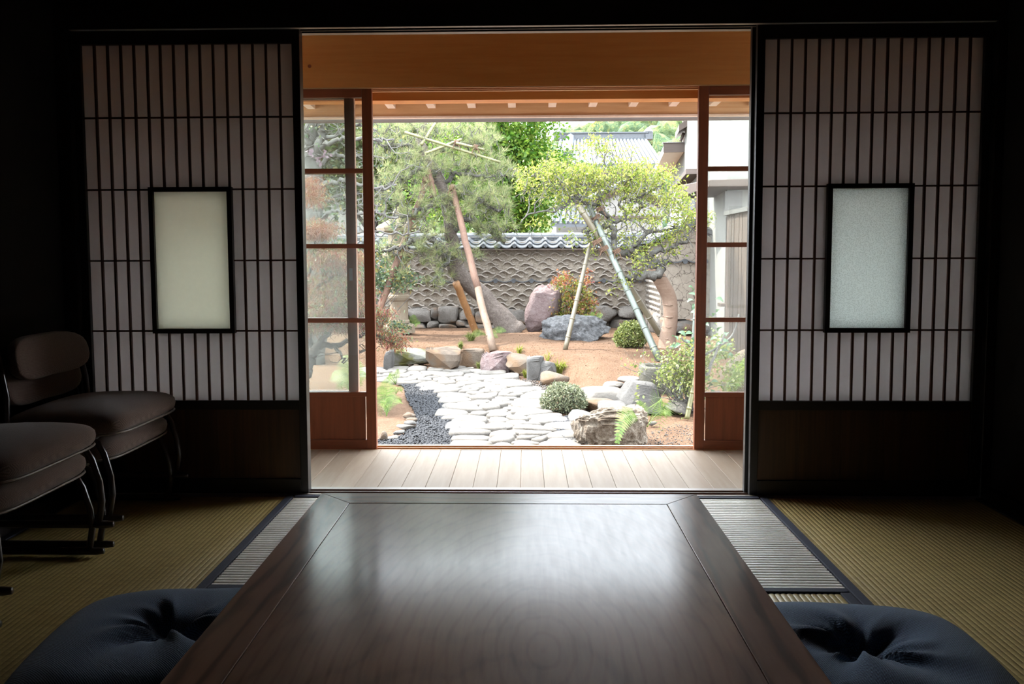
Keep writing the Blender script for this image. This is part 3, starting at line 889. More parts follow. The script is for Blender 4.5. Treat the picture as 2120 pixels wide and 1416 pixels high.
M['bamboo_green'] = m_wood('bamboo_green', '#727f74', '#919a8c', 'z', 8, .4, .1, stretch=.06, bmp=.05)
M['bamboo_dry'] = m_wood('bamboo_dry', '#8d8168', '#aca085', 'z', 8, .45, .1, stretch=.06, bmp=.05)
M['bamboo_yellow'] = m_wood('bamboo_yellow', '#8c8a52', '#aaa872', 'x', 8, .45, .1, stretch=.1, bmp=.05)
M['rope'] = m_mottle('rope', [(.3, '#7a5a46'), (.7, '#a08068')], 90, .95, .6, .005)
M['wrap'] = m_wood('wrap', '#bc9880', '#dcbca4', 'x', 30, .95, 0, stretch=.12, bmp=.8)
M['needle'] = m_leaf('needle', [(0, '#90b070'), (.4, '#c4d88c'), (.75, '#f0f2ac'), (1, '#fff4c0')], .55)
M['leaf_yellow'] = m_leaf('leaf_yellow', [(0, '#94b844'), (.35, '#c2d856'), (.75, '#e8ea70'), (1, '#fcf69c')], .55)
M['leaf_maple'] = m_leaf('leaf_maple', [(0, '#5c9c30'), (.45, '#8cc43e'), (.85, '#bce054'), (1, '#dcf078')], .58)
M['leaf_far'] = m_leaf('leaf_far', [(0, '#4f6b3a'), (.45, '#76904c'), (.85, '#a0ac58'), (1, '#b3a95a')], .5)
M['leaf_red'] = m_leaf('leaf_red', [(0, '#8a4640'), (.35, '#b86454'), (.7, '#d88a66'), (.88, '#b8a45c'), (1, '#90a460')], .5)
M['leaf_orange'] = m_leaf('leaf_orange', [(0, '#a4503c'), (.5, '#b96a42'), (1, '#b18c46')], .45)
M['leaf_azalea'] = m_leaf('leaf_azalea', [(0, '#5f8064'), (.5, '#86a67c'), (.8, '#b0c484'), (1, '#e0c064')], .4)
M['leaf_shrub'] = m_leaf('leaf_shrub', [(0, '#8aa056'), (.5, '#b4c46c'), (.85, '#dce488'), (1, '#f0f4a8')], .5)
M['leaf_shrub_grey'] = m_leaf('leaf_shrub_grey', [(0, '#8c9a78'), (.5, '#b4be94'), (.85, '#d6dcae'), (1, '#d8d0b0')], .45)
M['leaf_nandina'] = m_leaf('leaf_nandina', [(0, '#7c9a3c'), (.4, '#b0bc4c'), (.65, '#dcc85c'), (.85, '#e8a468'), (1, '#dc7868')], .45)
M['leaf_nandina_red'] = m_leaf('leaf_nandina_red', [(0, '#dcc458'), (.35, '#f0a070'), (1, '#e8706a')], .45)
M['leaf_camellia'] = m_leaf('leaf_camellia', [(0, '#4a7048'), (.5, '#64905e'), (.85, '#90b48a'), (1, '#b0c068')], .3, rough=.28)
M['leaf_fern'] = m_leaf('leaf_fern', [(0, '#74a23a'), (.5, '#98c44c'), (1, '#c0dc70')], .5)
M['leaf_grass'] = m_leaf('leaf_grass', [(0, '#a4bc44'), (.5, '#ccd858'), (1, '#ecec80')], .5)
M['leaf_hill'] = m_mottle('leaf_hill', [(.25, '#35563c'), (.45, '#56784a'), (.62, '#8a9a52'), (.85, '#b09a58')], .12, .9, 1., .8, 8, fine=.9)
M['leaf_dead'] = m_leaf('leaf_dead', [(0, '#7a5a3a'), (1, '#a07a4c')], .2)
M['petal'] = m_leaf('petal', [(0, '#a8849a'), (1, '#c4a4b4')], .4)
M['plaster_white'] = m_mottle('plaster_white', [(.3, '#c2bfb8'), (.7, '#cfccc5')], 8, .9, .1)
M['plaster_cream'] = m_mottle('plaster_cream', [(.3, '#b5ae98'), (.7, '#c4bda8')], 8, .9, .1)
M['soffit_bounce_white'] = None
M['timber'] = m_wood('timber', '#5e4a3e', '#7d685b', 'x', 8, .7)
M['timber_v'] = m_wood('timber_v', '#5e4c40', '#86705f', 'z', 12, .75, 0, stretch=.05, var=.15)
M['siding_grey'] = m_wood('siding_grey', '#77736f', '#918d88', 'z', 12, .7)
M['window_glass'] = m_plain('window_glass', '#7d858a', .15, 0, .6)

ALB = 1.
M['soffit_bounce_white'] = m_mottle('soffit_bounce_white', [(.3, '#e8e6e0'), (.7, '#f2f0ea')], 8, .9, .1)  # bounce from sunlit ground and walls put into a lighter white

# ------------------------------------------------------------------ terrain
ZP, ZBED = -.45, -.22
KX = [-4., -1.7, -1.25, -.7, -.3, .0, .25, .5, .8, 1.2, 1.7, 2.4, 4]
KY = [7.75, 7.6, 7.6, 7.5, 7.35, 7.1, 6.7, 6.0, 5.1, 5.0, 4.9, 4.6, 4.4]
KW = [.3, .25, .2, .2, .2, .2, .3, .7, 1.6, 2.2, 2.4, 2.4, 2.4]
def gz(X, Y):
    X, Y = np.asarray(X, float), np.asarray(Y, float)
    yb, w = np.interp(X, KX, KY), np.interp(X, KX, KW)
    z = ZP + (ZBED - ZP) * sm(0, 1, (Y - yb) / w)
    z = z + .10 * sm(-1.4, -2.6, X) * sm(8.0, 6.0, Y) * sm(1.5, 3., Y)
    z = z + .05 * np.exp(-((X - .1) / .9) ** 2 - ((Y - 8.6) / .8) ** 2)
    return z
def ground(px, py, off=0.):
    """where the sight line through a pixel meets the garden ground"""
    d = ray(px, py)
    lo, hi = 1.0, 60.
    t = 3.
    for _ in range(4000):
        p = CAM + d * t
        if p[2] <= gz(p[0], p[1]) + off:
            break
        t += .02
    return CAM + d * t
gx = np.concatenate([np.linspace(-40, -5, 18), np.linspace(-4.8, 4.8, 150), np.linspace(5, 40, 18)])
gy = np.concatenate([np.linspace(.95, 11, 190), np.linspace(11.3, 60, 24)])
GX, GY = np.meshgrid(gx, gy, indexing='ij')
GZ = gz(GX, GY)
rs = np.random.RandomState(1)
bedmask = sm(-.44, -.38, GZ)
nz = np.array([[mnoise.noise(Vector((x * 6, y * 6, 0))) * .5 + mnoise.noise(Vector((x * 14, y * 14, 3))) * .3 for y in gy] for x in gx])
GZ = GZ + nz * (.006 + .022 * bedmask) * ((GX > -5) & (GX < 5)) - .012 * (1 - bedmask)
idx = np.arange(GX.size).reshape(GX.shape)
q = np.stack([idx[:-1, :-1], idx[1:, :-1], idx[1:, 1:], idx[:-1, 1:]], -1).reshape(-1, 4)
part('ground', (np.stack([GX, GY, GZ], -1).reshape(-1, 3), q), M['soil'], label='brown bare soil of the garden', cat='ground', kind='structure', smooth=True, org=(0, 0, 0))

# ------------------------------------------------------------------ rocks
ICO = {}
def ico(sub):
    if sub not in ICO:
        bm = bmesh.new(); bmesh.ops.create_icosphere(bm, subdivisions=sub, radius=1)
        ICO[sub] = (np.array([v.co[:] for v in bm.verts]), [tuple(v.index for v in f.verts) for f in bm.faces])
        bm.free()
    return ICO[sub]
def turb(p, oc):
    s, a, t = 1., 1., 0.
    for _ in range(oc):
        t += a * (1 - 2 * abs(mnoise.noise(p * s))); s *= 2.1; a *= .55
    return t
def rock_shape(seed, cuts=9, rough=.06, sub=3, freq=2., boxy=.0, fine=0.):
    V, F = ico(sub)
    V = V.copy()
    r = np.random.RandomState(seed)
    if boxy:
        V = np.sign(V) * np.abs(V) ** (1 - boxy)
    for _ in range(cuts):
        n = r.normal(size=3); n /= np.linalg.norm(n)
        d = r.uniform(.55, .85) if boxy < .5 else r.uniform(.72, 1.0)
        ex = np.maximum(0, V @ n - d)
        V = V - ex[:, None] * n * .92
    off = r.uniform(0, 50, 3)
    dis = np.array([mnoise.noise(Vector(v * freq + off)) * rough + (turb(Vector(v * freq * 1.6 + off), 5) * fine if fine else 0) for v in V])
    V = V * (1 + dis[:, None])
    lo, hi = V.min(0), V.max(0)
    return (V - (lo + hi) / 2) / ((hi - lo) / 2), F
def rock(name, label, box, mat, seed, depth=None, cuts=9, rough=.08, sub=3, boxy=.2, parent=None, cat='rock', group=None, lean=0., sink=.12, Y=None, zbase=None, smooth=True, fine=.0, freq=2., taper=0., hmin=.45, wide=1.):
    x0, y0, x1, y1 = box
    if Y is not None:
        b = at_y((x0 + x1) / 2, y1, Y)
    elif zbase is not None:
        b = at_z((x0 + x1) / 2, y1, zbase)
    else:
        b = ground((x0 + x1) / 2, y1)
    Zc = b[1] - CAM[1]
    hw, h = (x1 - x0) / FPX * Zc / 2 * wide, (y1 - y0) / FPX * Zc
    dp = depth if depth else hw * .8
    V, F = rock_shape(seed, cuts, rough, sub, freq, boxy, fine)
    V = V.copy()
    if taper:
        k = 1 - taper * (V[:, 2] + 1) / 2
        V[:, 0] *= k; V[:, 1] *= k
    V[:, 0] = V[:, 0] * hw + lean * (V[:, 2]) * hw
    V[:, 1] *= dp
    # what the sight line sees is front bottom edge and back top edge
    slope = (CAM[2] - b[2]) / Zc
    hh = max(h - slope * dp * .9, h * hmin)
    V[:, 2] = (V[:, 2] + 1) / 2 * hh * (1 + sink) - hh * sink
    V = V + np.array([b[0], b[1] + dp * .9, b[2]])
    return part(name, (V, F), mat, parent, smooth=smooth, label=None if parent else label, cat=None if parent else cat, group=group)

kerb = [((795, 726, 812, 768), 'rock_grey', 'grey kerb stone half hidden by the lowest maple sprays'),
        ((809, 722, 886, 760), 'rock_mossy', 'broad mossy kerb stone beside the lowest maple sprays'),
        ((884, 719, 947, 768), 'rock_tan', 'large tan kerb stone with a slanting face'),
        ((945, 721, 997, 763), 'rock_tan', 'square brown kerb stone behind a grass tuft'),
        ((997, 728, 1056, 772), 'rock_purple', 'purplish grey kerb stone below the leaning log pole'),
        ((1051, 734, 1100, 776), 'rock_tan', 'pale tan kerb stone behind the path bend'),
        ((1093, 738, 1124, 786), 'rock_grey', 'upright grey kerb stone with light face'),
        ((1108, 748, 1150, 786), 'rock_grey', 'blue-grey kerb stone behind the bright grass tuft')]
for i, (b, m, l) in enumerate(kerb):
    rock('kerb_stone', l, b, M[m], 100 + i * 7, depth=.17, cuts=9, rough=.06, boxy=.78, hmin=1.0, wide=1.2, sub=4, fine=.012, smooth=False, group='kerb stones along the planting bed', cat='stone', sink=.15, zbase=ZP)
rock('kerb_stone', 'smooth tan loaf-shaped stone ending the kerb row', (1118, 768, 1180, 800), M['rock_tan'], 171, depth=.16, cuts=7, boxy=.3, rough=.05, group='kerb stones along the planting bed', cat='stone', zbase=ZP)
for i, (b, l) in enumerate((((803, 751, 816, 757), 'little white stone at the foot of the mossy kerb stone'), ((843, 752, 854, 759), 'small chock stone left under the mossy kerb stone'),
                            ((855, 753, 868, 760), 'small chock stone right under the mossy kerb stone'), ((930, 745, 950, 760), 'small tan wedge stone between two kerb stones'))):
    rock('pebble', l, b, M['rock_tan'], 40 + i, cuts=6, group='small stones under the kerb', cat='stone', sub=2, zbase=ZP)

rock('boulder', 'tall leaning purple-red boulder before the tiled wall', (1080, 586, 1170, 684), M['rock_purple'], 17, Y=9.45, depth=.22, cuts=9, rough=.12, sub=5, boxy=.3, lean=.30, taper=.30, cat='boulder', freq=1.6, fine=.05)
rock('boulder', 'broad rough grey boulder in front of the red-leaved bush', (1116, 649, 1272, 706), M['rock_rough'], 23, hmin=.9, sink=.45, depth=.42, cuts=3, rough=.12, sub=5, boxy=.25, cat='boulder', fine=.07)
rock('boulder', 'big angular grey boulder in front of the stone basin', (1275, 793, 1384, 858), M['rock_grey'], 31, hmin=1.0, depth=.24, cuts=12, rough=.05, sub=5, boxy=.55, taper=.35, cat='boulder', smooth=False, fine=.012, zbase=ZP)
rock('boulder', 'craggy weathered brown rock carrying the fern by the door sill', (1184, 848, 1350, 932), M['rock_weather'], 44, depth=.27, cuts=5, rough=.12, sub=5, boxy=.5, cat='boulder', fine=.10, zbase=ZP, hmin=1., smooth=False)
rock('stone', 'flat white sunlit stone behind the round grey-green shrub', (1208, 806, 1290, 836), M['path_stone'], 52, depth=.26, cuts=6, rough=.05, boxy=.5, hmin=.8, wide=1.15, cat='stone', zbase=ZP)
rock('stone', 'sloping brownish stone in front of the flat white stone', (1205, 826, 1282, 852), M['rock_tan'], 55, depth=.18, cuts=8, boxy=.5, wide=1.15, hmin=.8, cat='stone', zbase=ZP)
rock('stone', 'low grey stone against the angular boulder', (1240, 833, 1300, 862), M['rock_grey'], 58, depth=.18, cuts=9, boxy=.5, smooth=False, sub=4, hmin=.8, cat='stone', zbase=ZP)
rock('stone', 'flat grey slab behind the craggy rock', (1178, 852, 1240, 878), M['rock_grey'], 61, depth=.2, cuts=9, boxy=.5, cat='stone', zbase=ZP)
rock('stone', 'white rounded stone edging the soil before the basin', (1247, 790, 1296, 807), M['path_stone'], 64, depth=.14, cuts=6, cat='stone')
rock('stone', 'white lens-shaped stone touching the basin', (1281, 779, 1330, 797), M['path_stone'], 67, depth=.14, cuts=5, cat='stone')
rock('stone', 'sunlit white stone beside the bamboo stake', (1378, 826, 1438, 862), M['path_stone'], 70, depth=.16, cuts=8, cat='stone', zbase=ZP)
rock('stone', 'large pale boulder behind the fern seen through the door glass', (1508, 712, 1580, 830), M['rock_tan'], 73, depth=.3, cuts=7, boxy=.3, cat='boulder', zbase=ZP)
rock('stone', 'small white stone at the foot of the fern on the craggy rock', (1342, 872, 1362, 882), M['path_stone'], 74, cuts=5, cat='stone', sub=2, zbase=ZP)
p = ground(1325, 798)
part('driftwood', MB().tube([at_y(1308, 793, p[1]), at_y(1318, 797, p[1]), at_y(1332, 799, p[1] - .03), at_y(1341, 793, p[1] - .05), at_y(1341, 786, p[1] - .05)], [.02, .03, .03, .026, .018], 8), M['bark_grey'],
     smooth=True, label='curved piece of driftwood lying on the angular boulder', cat='driftwood')
left_st = [((832, 853, 860, 867), 'rock_tan', 'round grey stone, farthest of those edging the dark gravel'), ((838, 864, 864, 876), 'rock_tan', 'brown oval stone edging the dark gravel'),
           ((834, 870, 862, 880), 'rock_grey', 'flat grey stone under the brown oval one'), ((817, 877, 861, 893), 'path_stone', 'large pale oval stone edging the dark gravel'),
           ((812, 889, 838, 902), 'rock_grey', 'rough grey stone edging the gravel near the door'), ((783, 891, 802, 914), 'rock_tan', 'angular tan stone next to the door stile'),
           ((797, 900, 824, 912), 'path_stone', 'pale flat stone nearest the door sill')]
for i, (b, m, l) in enumerate(left_st):
    rock('edging_stone', l, b, M[m], 210 + i, cuts=6 if i < 4 else 10, boxy=.15, rough=.05, group='edging stones of the dark gravel', cat='stone', zbase=ZP)

# ------------------------------------------------------------------ stone path
def px_poly(pts, z=ZP):
    return np.array([at_z(x, y, z)[:2] for x, y in pts])
def inside(poly, P):
    x, y = P[:, 0], P[:, 1]
    r = np.zeros(len(P), bool)
    j = len(poly) - 1
    for i in range(len(poly)):
        xi, yi, xj, yj = *poly[i], *poly[j]
        c = ((yi > y) != (yj > y)) & (x < (xj - xi) * (y - yi) / (yj - yi + 1e-12) + xi)
        r ^= c; j = i
    return r
path_px = [(738, 766), (800, 766), (852, 764), (900, 763), (945, 765), (985, 770), (1030, 779), (1062, 790), (1086, 801), (1097, 812), (1124, 818), (1124, 824), (1098, 834), (1108, 845), (1122, 861), (1137, 872), (1152, 888), (1165, 906), (1172, 922), (1178, 935),
           (972, 935), (985, 912), (966, 905), (968, 892), (955, 874), (950, 860), (943, 845), (940, 832), (928, 818), (915, 806), (890, 799), (860, 792), (822, 787), (780, 781), (735, 778)]
PP = px_poly(path_px)
pt = thing('path', 'curving path of pale flat stones through the garden', 'path', (float(PP[:, 0].mean()), float(PP[:, 1].mean()), ZP), kind='structure')
rs = np.random.RandomState(5)
AN = 1.4                                              # stones lie longer across the view than along it
lo, hi = PP.min(0), PP.max(0)
cand = rs.uniform(lo, hi, (60000, 2)); cand = cand[inside(PP, cand)]
cn = cand * np.array([1, AN * .82])
NS = 128
C = cn[rs.choice(len(cn), NS, False)]
for _ in range(3):
    lab = np.argmin(((cn[:, None, :] - C[None]) ** 2).sum(-1) if len(cn) < 3000 else ((cn[:6000, None, :] - C[None]) ** 2).sum(-1), 1)
    sub_ = cn[:len(lab)]
    mv = np.array([sub_[lab == k].mean(0) if (lab == k).any() else C[k] for k in range(NS)])
    C = C + (mv - C) * .55
def clip(poly, a, b, c):
    """keep a*x + b*y <= c"""
    out = []
    for i in range(len(poly)):
        p, q_ = poly[i], poly[(i + 1) % len(poly)]
        dp, dq = a * p[0] + b * p[1] - c, a * q_[0] + b * q_[1] - c
        if dp <= 0: out.append(p)
        if dp * dq < 0:
            t = dp / (dp - dq); out.append((p[0] + t * (q_[0] - p[0]), p[1] + t * (q_[1] - p[1])))
    return out
def resample(poly, n):
    P = np.array(poly); Q = np.roll(P, -1, 0); L_ = np.linalg.norm(Q - P, axis=1)
    cum = np.concatenate([[0], np.cumsum(L_)]); T = np.arange(n) / n * cum[-1]
    out = []
    for t in T:
        i = min(np.searchsorted(cum, t, 'right') - 1, len(P) - 1)
        out.append(P[i] + (Q[i] - P[i]) * ((t - cum[i]) / (L_[i] + 1e-9)))
    return np.array(out)
SCN = np.array([1, AN * .82])
for k in range(NS):
    ext = .24
    poly = [(C[k, 0] - ext, C[k, 1] - ext), (C[k, 0] + ext, C[k, 1] - ext), (C[k, 0] + ext, C[k, 1] + ext), (C[k, 0] - ext, C[k, 1] + ext)]
    for j in np.argsort(((C - C[k]) ** 2).sum(1))[1:16]:
        d = C[j] - C[k]; mid = (C[j] + C[k]) / 2
        poly = clip(poly, d[0], d[1], float(d @ mid))
        if len(poly) < 3: break
    if len(poly) < 3: continue
    n = 18
    R = resample(poly, n)
    for _ in range(1):
        R = .25 * np.roll(R, 1, 0) + .5 * R + .25 * np.roll(R, -1, 0)
    cen = R.mean(0)
    R = cen + (R - cen) * (1 - .009 / max(.03, np.linalg.norm(R - cen, axis=1).mean()))
    R = R / SCN; cen = cen / SCN
    hgt = rs.uniform(.018, .045); tx, ty = rs.uniform(-.05, .05, 2)
    V, F = [], []
    rings = ((1.0, -.06, 1), (1.0, .55, 1), (.93, .86, 1), (.74, 1.0, 1), (.4, 1.06, 1))
    for s_, hz, _ in rings:
        for i in range(n):
            p = cen + (R[i] - cen) * s_
            jz = mnoise.noise(Vector((p[0] * 22, p[1] * 22, k))) * .004
            V.append((p[0], p[1], ZP - .004 + hz * hgt + (tx * (p[0] - cen[0]) + ty * (p[1] - cen[1])) + jz))
    for r_ in range(len(rings) - 1):
        for i in range(n):
            a, b_ = r_ * n + i, r_ * n + (i + 1) % n
            F.append((a, b_, b_ + n, a + n))
    V.append((cen[0], cen[1], ZP - .004 + hgt * 1.07))
    for i in range(n):
        F.append(((len(rings) - 1) * n + i, (len(rings) - 1) * n + (i + 1) % n, len(V) - 1))
    part('stone', (np.array(V), F), M['path_stone'], pt, smooth=True)
mb = MB()
PPx = resample(PP, 90)
mb.add([(p[0], p[1], ZP - .004) for p in PPx], [tuple(range(90))])
part('joint_sand', mb, M['mortar'], pt)

# ------------------------------------------------------------------ gravel
def gravel(name, label, poly_px, n, size, mat, seed):
    poly = px_poly(poly_px)
    r = np.random.RandomState(seed)
    lo, hi = poly.min(0), poly.max(0)
    P = r.uniform(lo, hi, (n * 4, 2)); P = P[inside(poly, P)][:n]
    m = len(P)
    base = np.array([(1, 0, 0), (.3, .9, .1), (-.8, .5, 0), (-.7, -.6, .1), (.4, -.9, 0), (.1, .1, .8), (-.1, 0, -.6)])
    tri = np.array([(0, 1, 5), (1, 2, 5), (2, 3, 5), (3, 4, 5), (4, 0, 5), (1, 0, 6), (2, 1, 6), (3, 2, 6), (4, 3, 6), (0, 4, 6)])
    s = r.uniform(.6, 1.25, (m, 1, 1)) * size
    a = r.uniform(0, 6.28, m); ca, sa = np.cos(a), np.sin(a)
    B = base[None] * s * r.uniform(.7, 1.2, (m, 1, 3))
    X = B[..., 0] * ca[:, None] - B[..., 1] * sa[:, None]
    Yy = B[..., 0] * sa[:, None] + B[..., 1] * ca[:, None]
    t1, t2 = r.uniform(-.5, .5, (2, m, 1))
    Zz = B[..., 2] + X * t1 + Yy * t2
    V = np.stack([X + P[:, :1], Yy + P[:, 1:], Zz + ZP + .002 + r.uniform(-.004, .010, (m, 1))], -1).reshape(-1, 3)
    Q = (tri[None] + (np.arange(m) * 7)[:, None, None]).reshape(-1, 3)
    return part(name, (V, Q), mat, label=label, cat='gravel', kind='stuff')
gl_px = [(783, 935), (783, 912), (826, 906), (842, 892), (862, 884), (862, 868), (858, 850), (848, 838), (840, 822), (838, 806), (826, 792), (842, 789), (870, 794), (900, 803), (916, 812), (936, 830), (944, 848), (952, 866), (960, 885), (968, 900), (984, 913), (975, 935)]
gravel('gravel', 'dark grey gravel between soil bank and stone path', gl_px, 9000, .0125, M['gravel'], 2)
gravel('gravel', 'dark grey gravel between path and craggy rock', [(1118, 862), (1135, 864), (1180, 864), (1200, 880), (1190, 935), (1176, 935), (1168, 912), (1150, 888), (1136, 874)], 2600, .0125, M['gravel'], 3)
gravel('gravel', 'brownish gravel strip at the foot of the kerb stones', [(786, 770), (900, 768), (1000, 776), (1070, 784), (1120, 792), (1160, 802), (1160, 818), (1125, 818), (1090, 800), (1040, 782), (985, 771), (900, 764), (800, 763)], 2600, .011, M['gravel_mixed'], 4)
gravel('gravel', 'fine mixed gravel scattered on the soil by the camellia', [(1270, 915), (1330, 900), (1400, 880), (1440, 885), (1440, 935), (1270, 935)], 420, .007, M['gravel_mixed'], 6)

# loose crumbs of earth on the bed
rs = np.random.RandomState(9)
n_ = 3200
cx_, cy_ = rs.uniform(-2.2, 2.4, n_), rs.uniform(4.3, 10.2, n_)
ok = (gz(cx_, cy_) > -.41) & ~((cx_ > 1.9) & (cy_ > 8.8))
cx_, cy_ = cx_[ok], cy_[ok]; n_ = len(cx_)
base_ = np.array([(1, 0, 0), (0, 1, 0), (-1, 0, 0), (0, -1, 0), (0, 0, .8), (0, 0, -.6)])
tri_ = np.array([(0, 1, 4), (1, 2, 4), (2, 3, 4), (3, 0, 4), (1, 0, 5), (2, 1, 5), (3, 2, 5), (0, 3, 5)])
s_ = rs.uniform(.003, .008, (n_, 1, 1)) * rs.uniform(.6, 1.2, (n_, 6, 3))
V_ = base_[None] * s_ + np.stack([cx_, cy_, gz(cx_, cy_) + .005], -1)[:, None]
part('soil_crumbs', (V_.reshape(-1, 3), (tri_[None] + (np.arange(n_) * 6)[:, None, None]).reshape(-1, 3)), M['soil'], label='loose crumbs of earth scattered over the planting bed', cat='soil', kind='stuff')
# ------------------------------------------------------------------ tiled earthen garden wall
YW = 10.4
zw = lambda y, Y=YW: float(at_y(1100, y, Y)[2])
XC = float(at_y(1331, 600, YW)[0])                     # inner corner with the return wall
XL = -6.5
Z_ST, Z_TOP = zw(643), zw(508)
gw = thing('garden_wall', 'long earthen garden wall layered with curved tiles under a tiled roof', 'garden wall', (-1.0, YW + .3, -.3))
part('earth_body', MB().box(XL, XC + .7, YW, YW + .55, Z_ST - .05, Z_TOP + .06), M['mud'], gw)
TWD = .275
def scallop(w=TWD, h=.042, th=.016, d0=-.058, d1=.03):
    """one curved tile seen at its edge: a hump that flicks up at the end"""
    xs = np.linspace(0, 1, 8)
    zs = h * (np.sin(np.pi * np.clip(xs * 1.25, 0, 1)) - .55 * np.exp(-((xs - .93) / .09) ** 2) * -.5 - .25 * np.exp(-((xs - .8) / .1) ** 2))
    V, F = [], []
    for x, z in zip(xs, zs):
        for y in (d0, d1):
            for t in (0, th):
                V.append(((x - .5) * w * .74, y, z + t))
    n = len(xs)
    for i in range(n - 1):
        a, b = 4 * i, 4 * i + 4
        F += [(a, b, b + 1, a + 1), (a + 1, b + 1, b + 3, a + 3), (a + 3, b + 3, b + 2, a + 2), (a + 2, b + 2, b, a)]
    F += [(0, 1, 3, 2), (4 * n - 4, 4 * n - 2, 4 * n - 1, 4 * n - 3)]
    m = mesh_from('wall_tile', V, F); m.materials.append(M['wall_tile'])
    return m
me_sc = [scallop(), scallop(h=.048, th=.015, d0=-.05), scallop(h=.036, th=.017, d0=-.065)]
rnd = random.Random(4)
ROWS_UP = [zw(y) for y in (527, 538, 547, 556, 564, 572)]
ROWS_LO = [zw(y) for y in (590, 600, 610, 620, 630, 639)]
for r, z in enumerate(ROWS_UP + ROWS_LO):
    x = XL + 2.9 + (.5 if r % 2 else 0) * TWD + rnd.uniform(-.04, .04)
    while x < XC - .05:
        inst('wall_tile', rnd.choice(me_sc), gw, (x, YW, z - .02 + rnd.uniform(-.006, .006)), (0, rnd.uniform(-.03, .03), 0), (rnd.uniform(.93, 1.05), 1, 1))
        x += TWD + rnd.uniform(-.012, .012)
# middle course of round-ended tiles
disc = MB()
for k in range(1):
    n = 14
    for rr, y in ((.036, .0), (.036, -.055), (.028, -.055), (.028, -.048)):
        for i in range(n):
            a = 2 * math.pi * i / n
            disc.v.append((rr * math.cos(a), y, rr * math.sin(a)))
    for j in range(3):
        for i in range(n):
            a, b = j * n + i, j * n + (i + 1) % n
            disc.f.append((a, b, b + n, a + n))
    disc.f.append(tuple(range(3 * n, 4 * n)))
me_disc = mk('round_tile_end', disc, M['roof_tile'])
def sag(w=.26, h=.04, th=.014, d0=-.06, d1=.02):
    xs = np.linspace(-1, 1, 7)
    V, F = [], []
    for x in xs:
        z = -h * (1 - x * x)
        for y in (d0, d1):
            for t in (0, th):
                V.append((x * w / 2, y, z + t))
    for i in range(6):
        a, b = 4 * i, 4 * i + 4
        F += [(a, b, b + 1, a + 1), (a + 1, b + 1, b + 3, a + 3), (a + 3, b + 3, b + 2, a + 2), (a + 2, b + 2, b, a)]
    F += [(0, 1, 3, 2), (24, 26, 27, 25)]
    m = mesh_from('sagging_tile', V, F); m.materials.append(M['roof_tile'])
    return m
me_sag = sag()
x = XL + 2.9
while x < XC - .05:
    inst('round_tile_end', me_disc, gw, (x, YW, zw(581)))
    inst('sagging_tile', me_sag, gw, (x + .145, YW, zw(581) + .012))
    x += .285
# stone footing
stones = [(770, 640, 806, 684), (800, 640, 846, 672), (843, 634, 893, 668), (892, 636, 911, 663), (906, 633, 952, 673), (950, 635, 984, 664), (982, 637, 1040, 670), (1038, 637, 1092, 674), (1205, 634, 1232, 676), (1227, 632, 1282, 668), (1280, 632, 1330, 662),
          (1262, 660, 1330, 686), (845, 668, 882, 682), (884, 664, 908, 680), (908, 670, 946, 682), (944, 662, 972, 678), (960, 668, 1010, 682), (1005, 668, 1060, 682), (720, 640, 772, 682), (660, 640, 722, 682), (1160, 636, 1207, 680)]
for i, (a, b, c, d) in enumerate(stones):
    P0, P1 = at_y(a, d, YW - .06), at_y(c, b, YW - .06)
    V, F = rock_shape(300 + i, 9, .06, 4, 2., .6, .018)
    V = V * np.array([(P1[0] - P0[0]) / 2, .16, (P1[2] - P0[2]) / 2]) + np.array([(P0[0] + P1[0]) / 2, YW + .02, (P0[2] + P1[2]) / 2])
    part('footing_stone', (V, F), M['wall_stone'], gw, smooth=True)
part('footing_core', MB().box(XL, XC + .7, YW + .06, YW + .5, -.4, Z_ST), M['mortar'], gw)
# roof: two courses of S-shaped tiles, ridge courses and round ridge tiles
PT = .243
def pantile(L, w=PT, th=.016, drop=.05, disc_=False):
    xs = np.linspace(0, 1, 10)
    def prof(u):
        return .042 * math.exp(-((u - .14) / .13) ** 2) - .026 * math.sin(math.pi * max(0, (u - .26) / .74)) + (.03 * sm(.9, 1.06, u))
    V, F = [], []
    for x in xs:
        z = float(prof(x))
        for y, dz in ((0, 0), (L, drop * L / .2)):
            for t in (0, th):
                V.append((x * w, y, z + dz + t))
    for i in range(len(xs) - 1):
        a, b = 4 * i, 4 * i + 4
        F += [(a, b, b + 1, a + 1), (a + 1, b + 1, b + 3, a + 3), (a + 3, b + 3, b + 2, a + 2), (a + 2, b + 2, b, a)]
    F += [(0, 1, 3, 2), (36, 38, 39, 37)]
    if disc_:
        n = 12; o = len(V)
        for rr, y in ((.033, .02), (.033, -.012), (.022, -.012), (.022, -.006)):
            for i in range(n):
                a = 2 * math.pi * i / n
                V.append((.14 * w + rr * math.cos(a), y, .018 + rr * math.sin(a)))
        for j in range(3):
            for i in range(n):
                p_, q_ = o + j * n + i, o + j * n + (i + 1) % n
                F.append((p_, q_, q_ + n, p_ + n))
        F.append(tuple(range(o + 3 * n, o + 4 * n)))
    m = mesh_from('roof_tile', V, F); m.materials.append(M['roof_tile'])
    m.polygons.foreach_set('use_smooth', np.zeros(len(m.polygons), bool))
    return m
me_lo, me_hi = pantile(.19, disc_=True), pantile(.19)
Y_E = YW - .20
z_e = zw(511, Y_E)
x = XL + 1.2
while x < XC + .05:
    inst('roof_tile', me_lo, gw, (x, Y_E, z_e))
    inst('roof_tile', me_hi, gw, (x, Y_E + .15, z_e + .062))
    x += PT
part('eave_board', MB().box(XL, XC, Y_E + .02, YW + .02, z_e - .05, z_e - .028), M['timber'], gw)
z_r = zw(490, YW + .08)
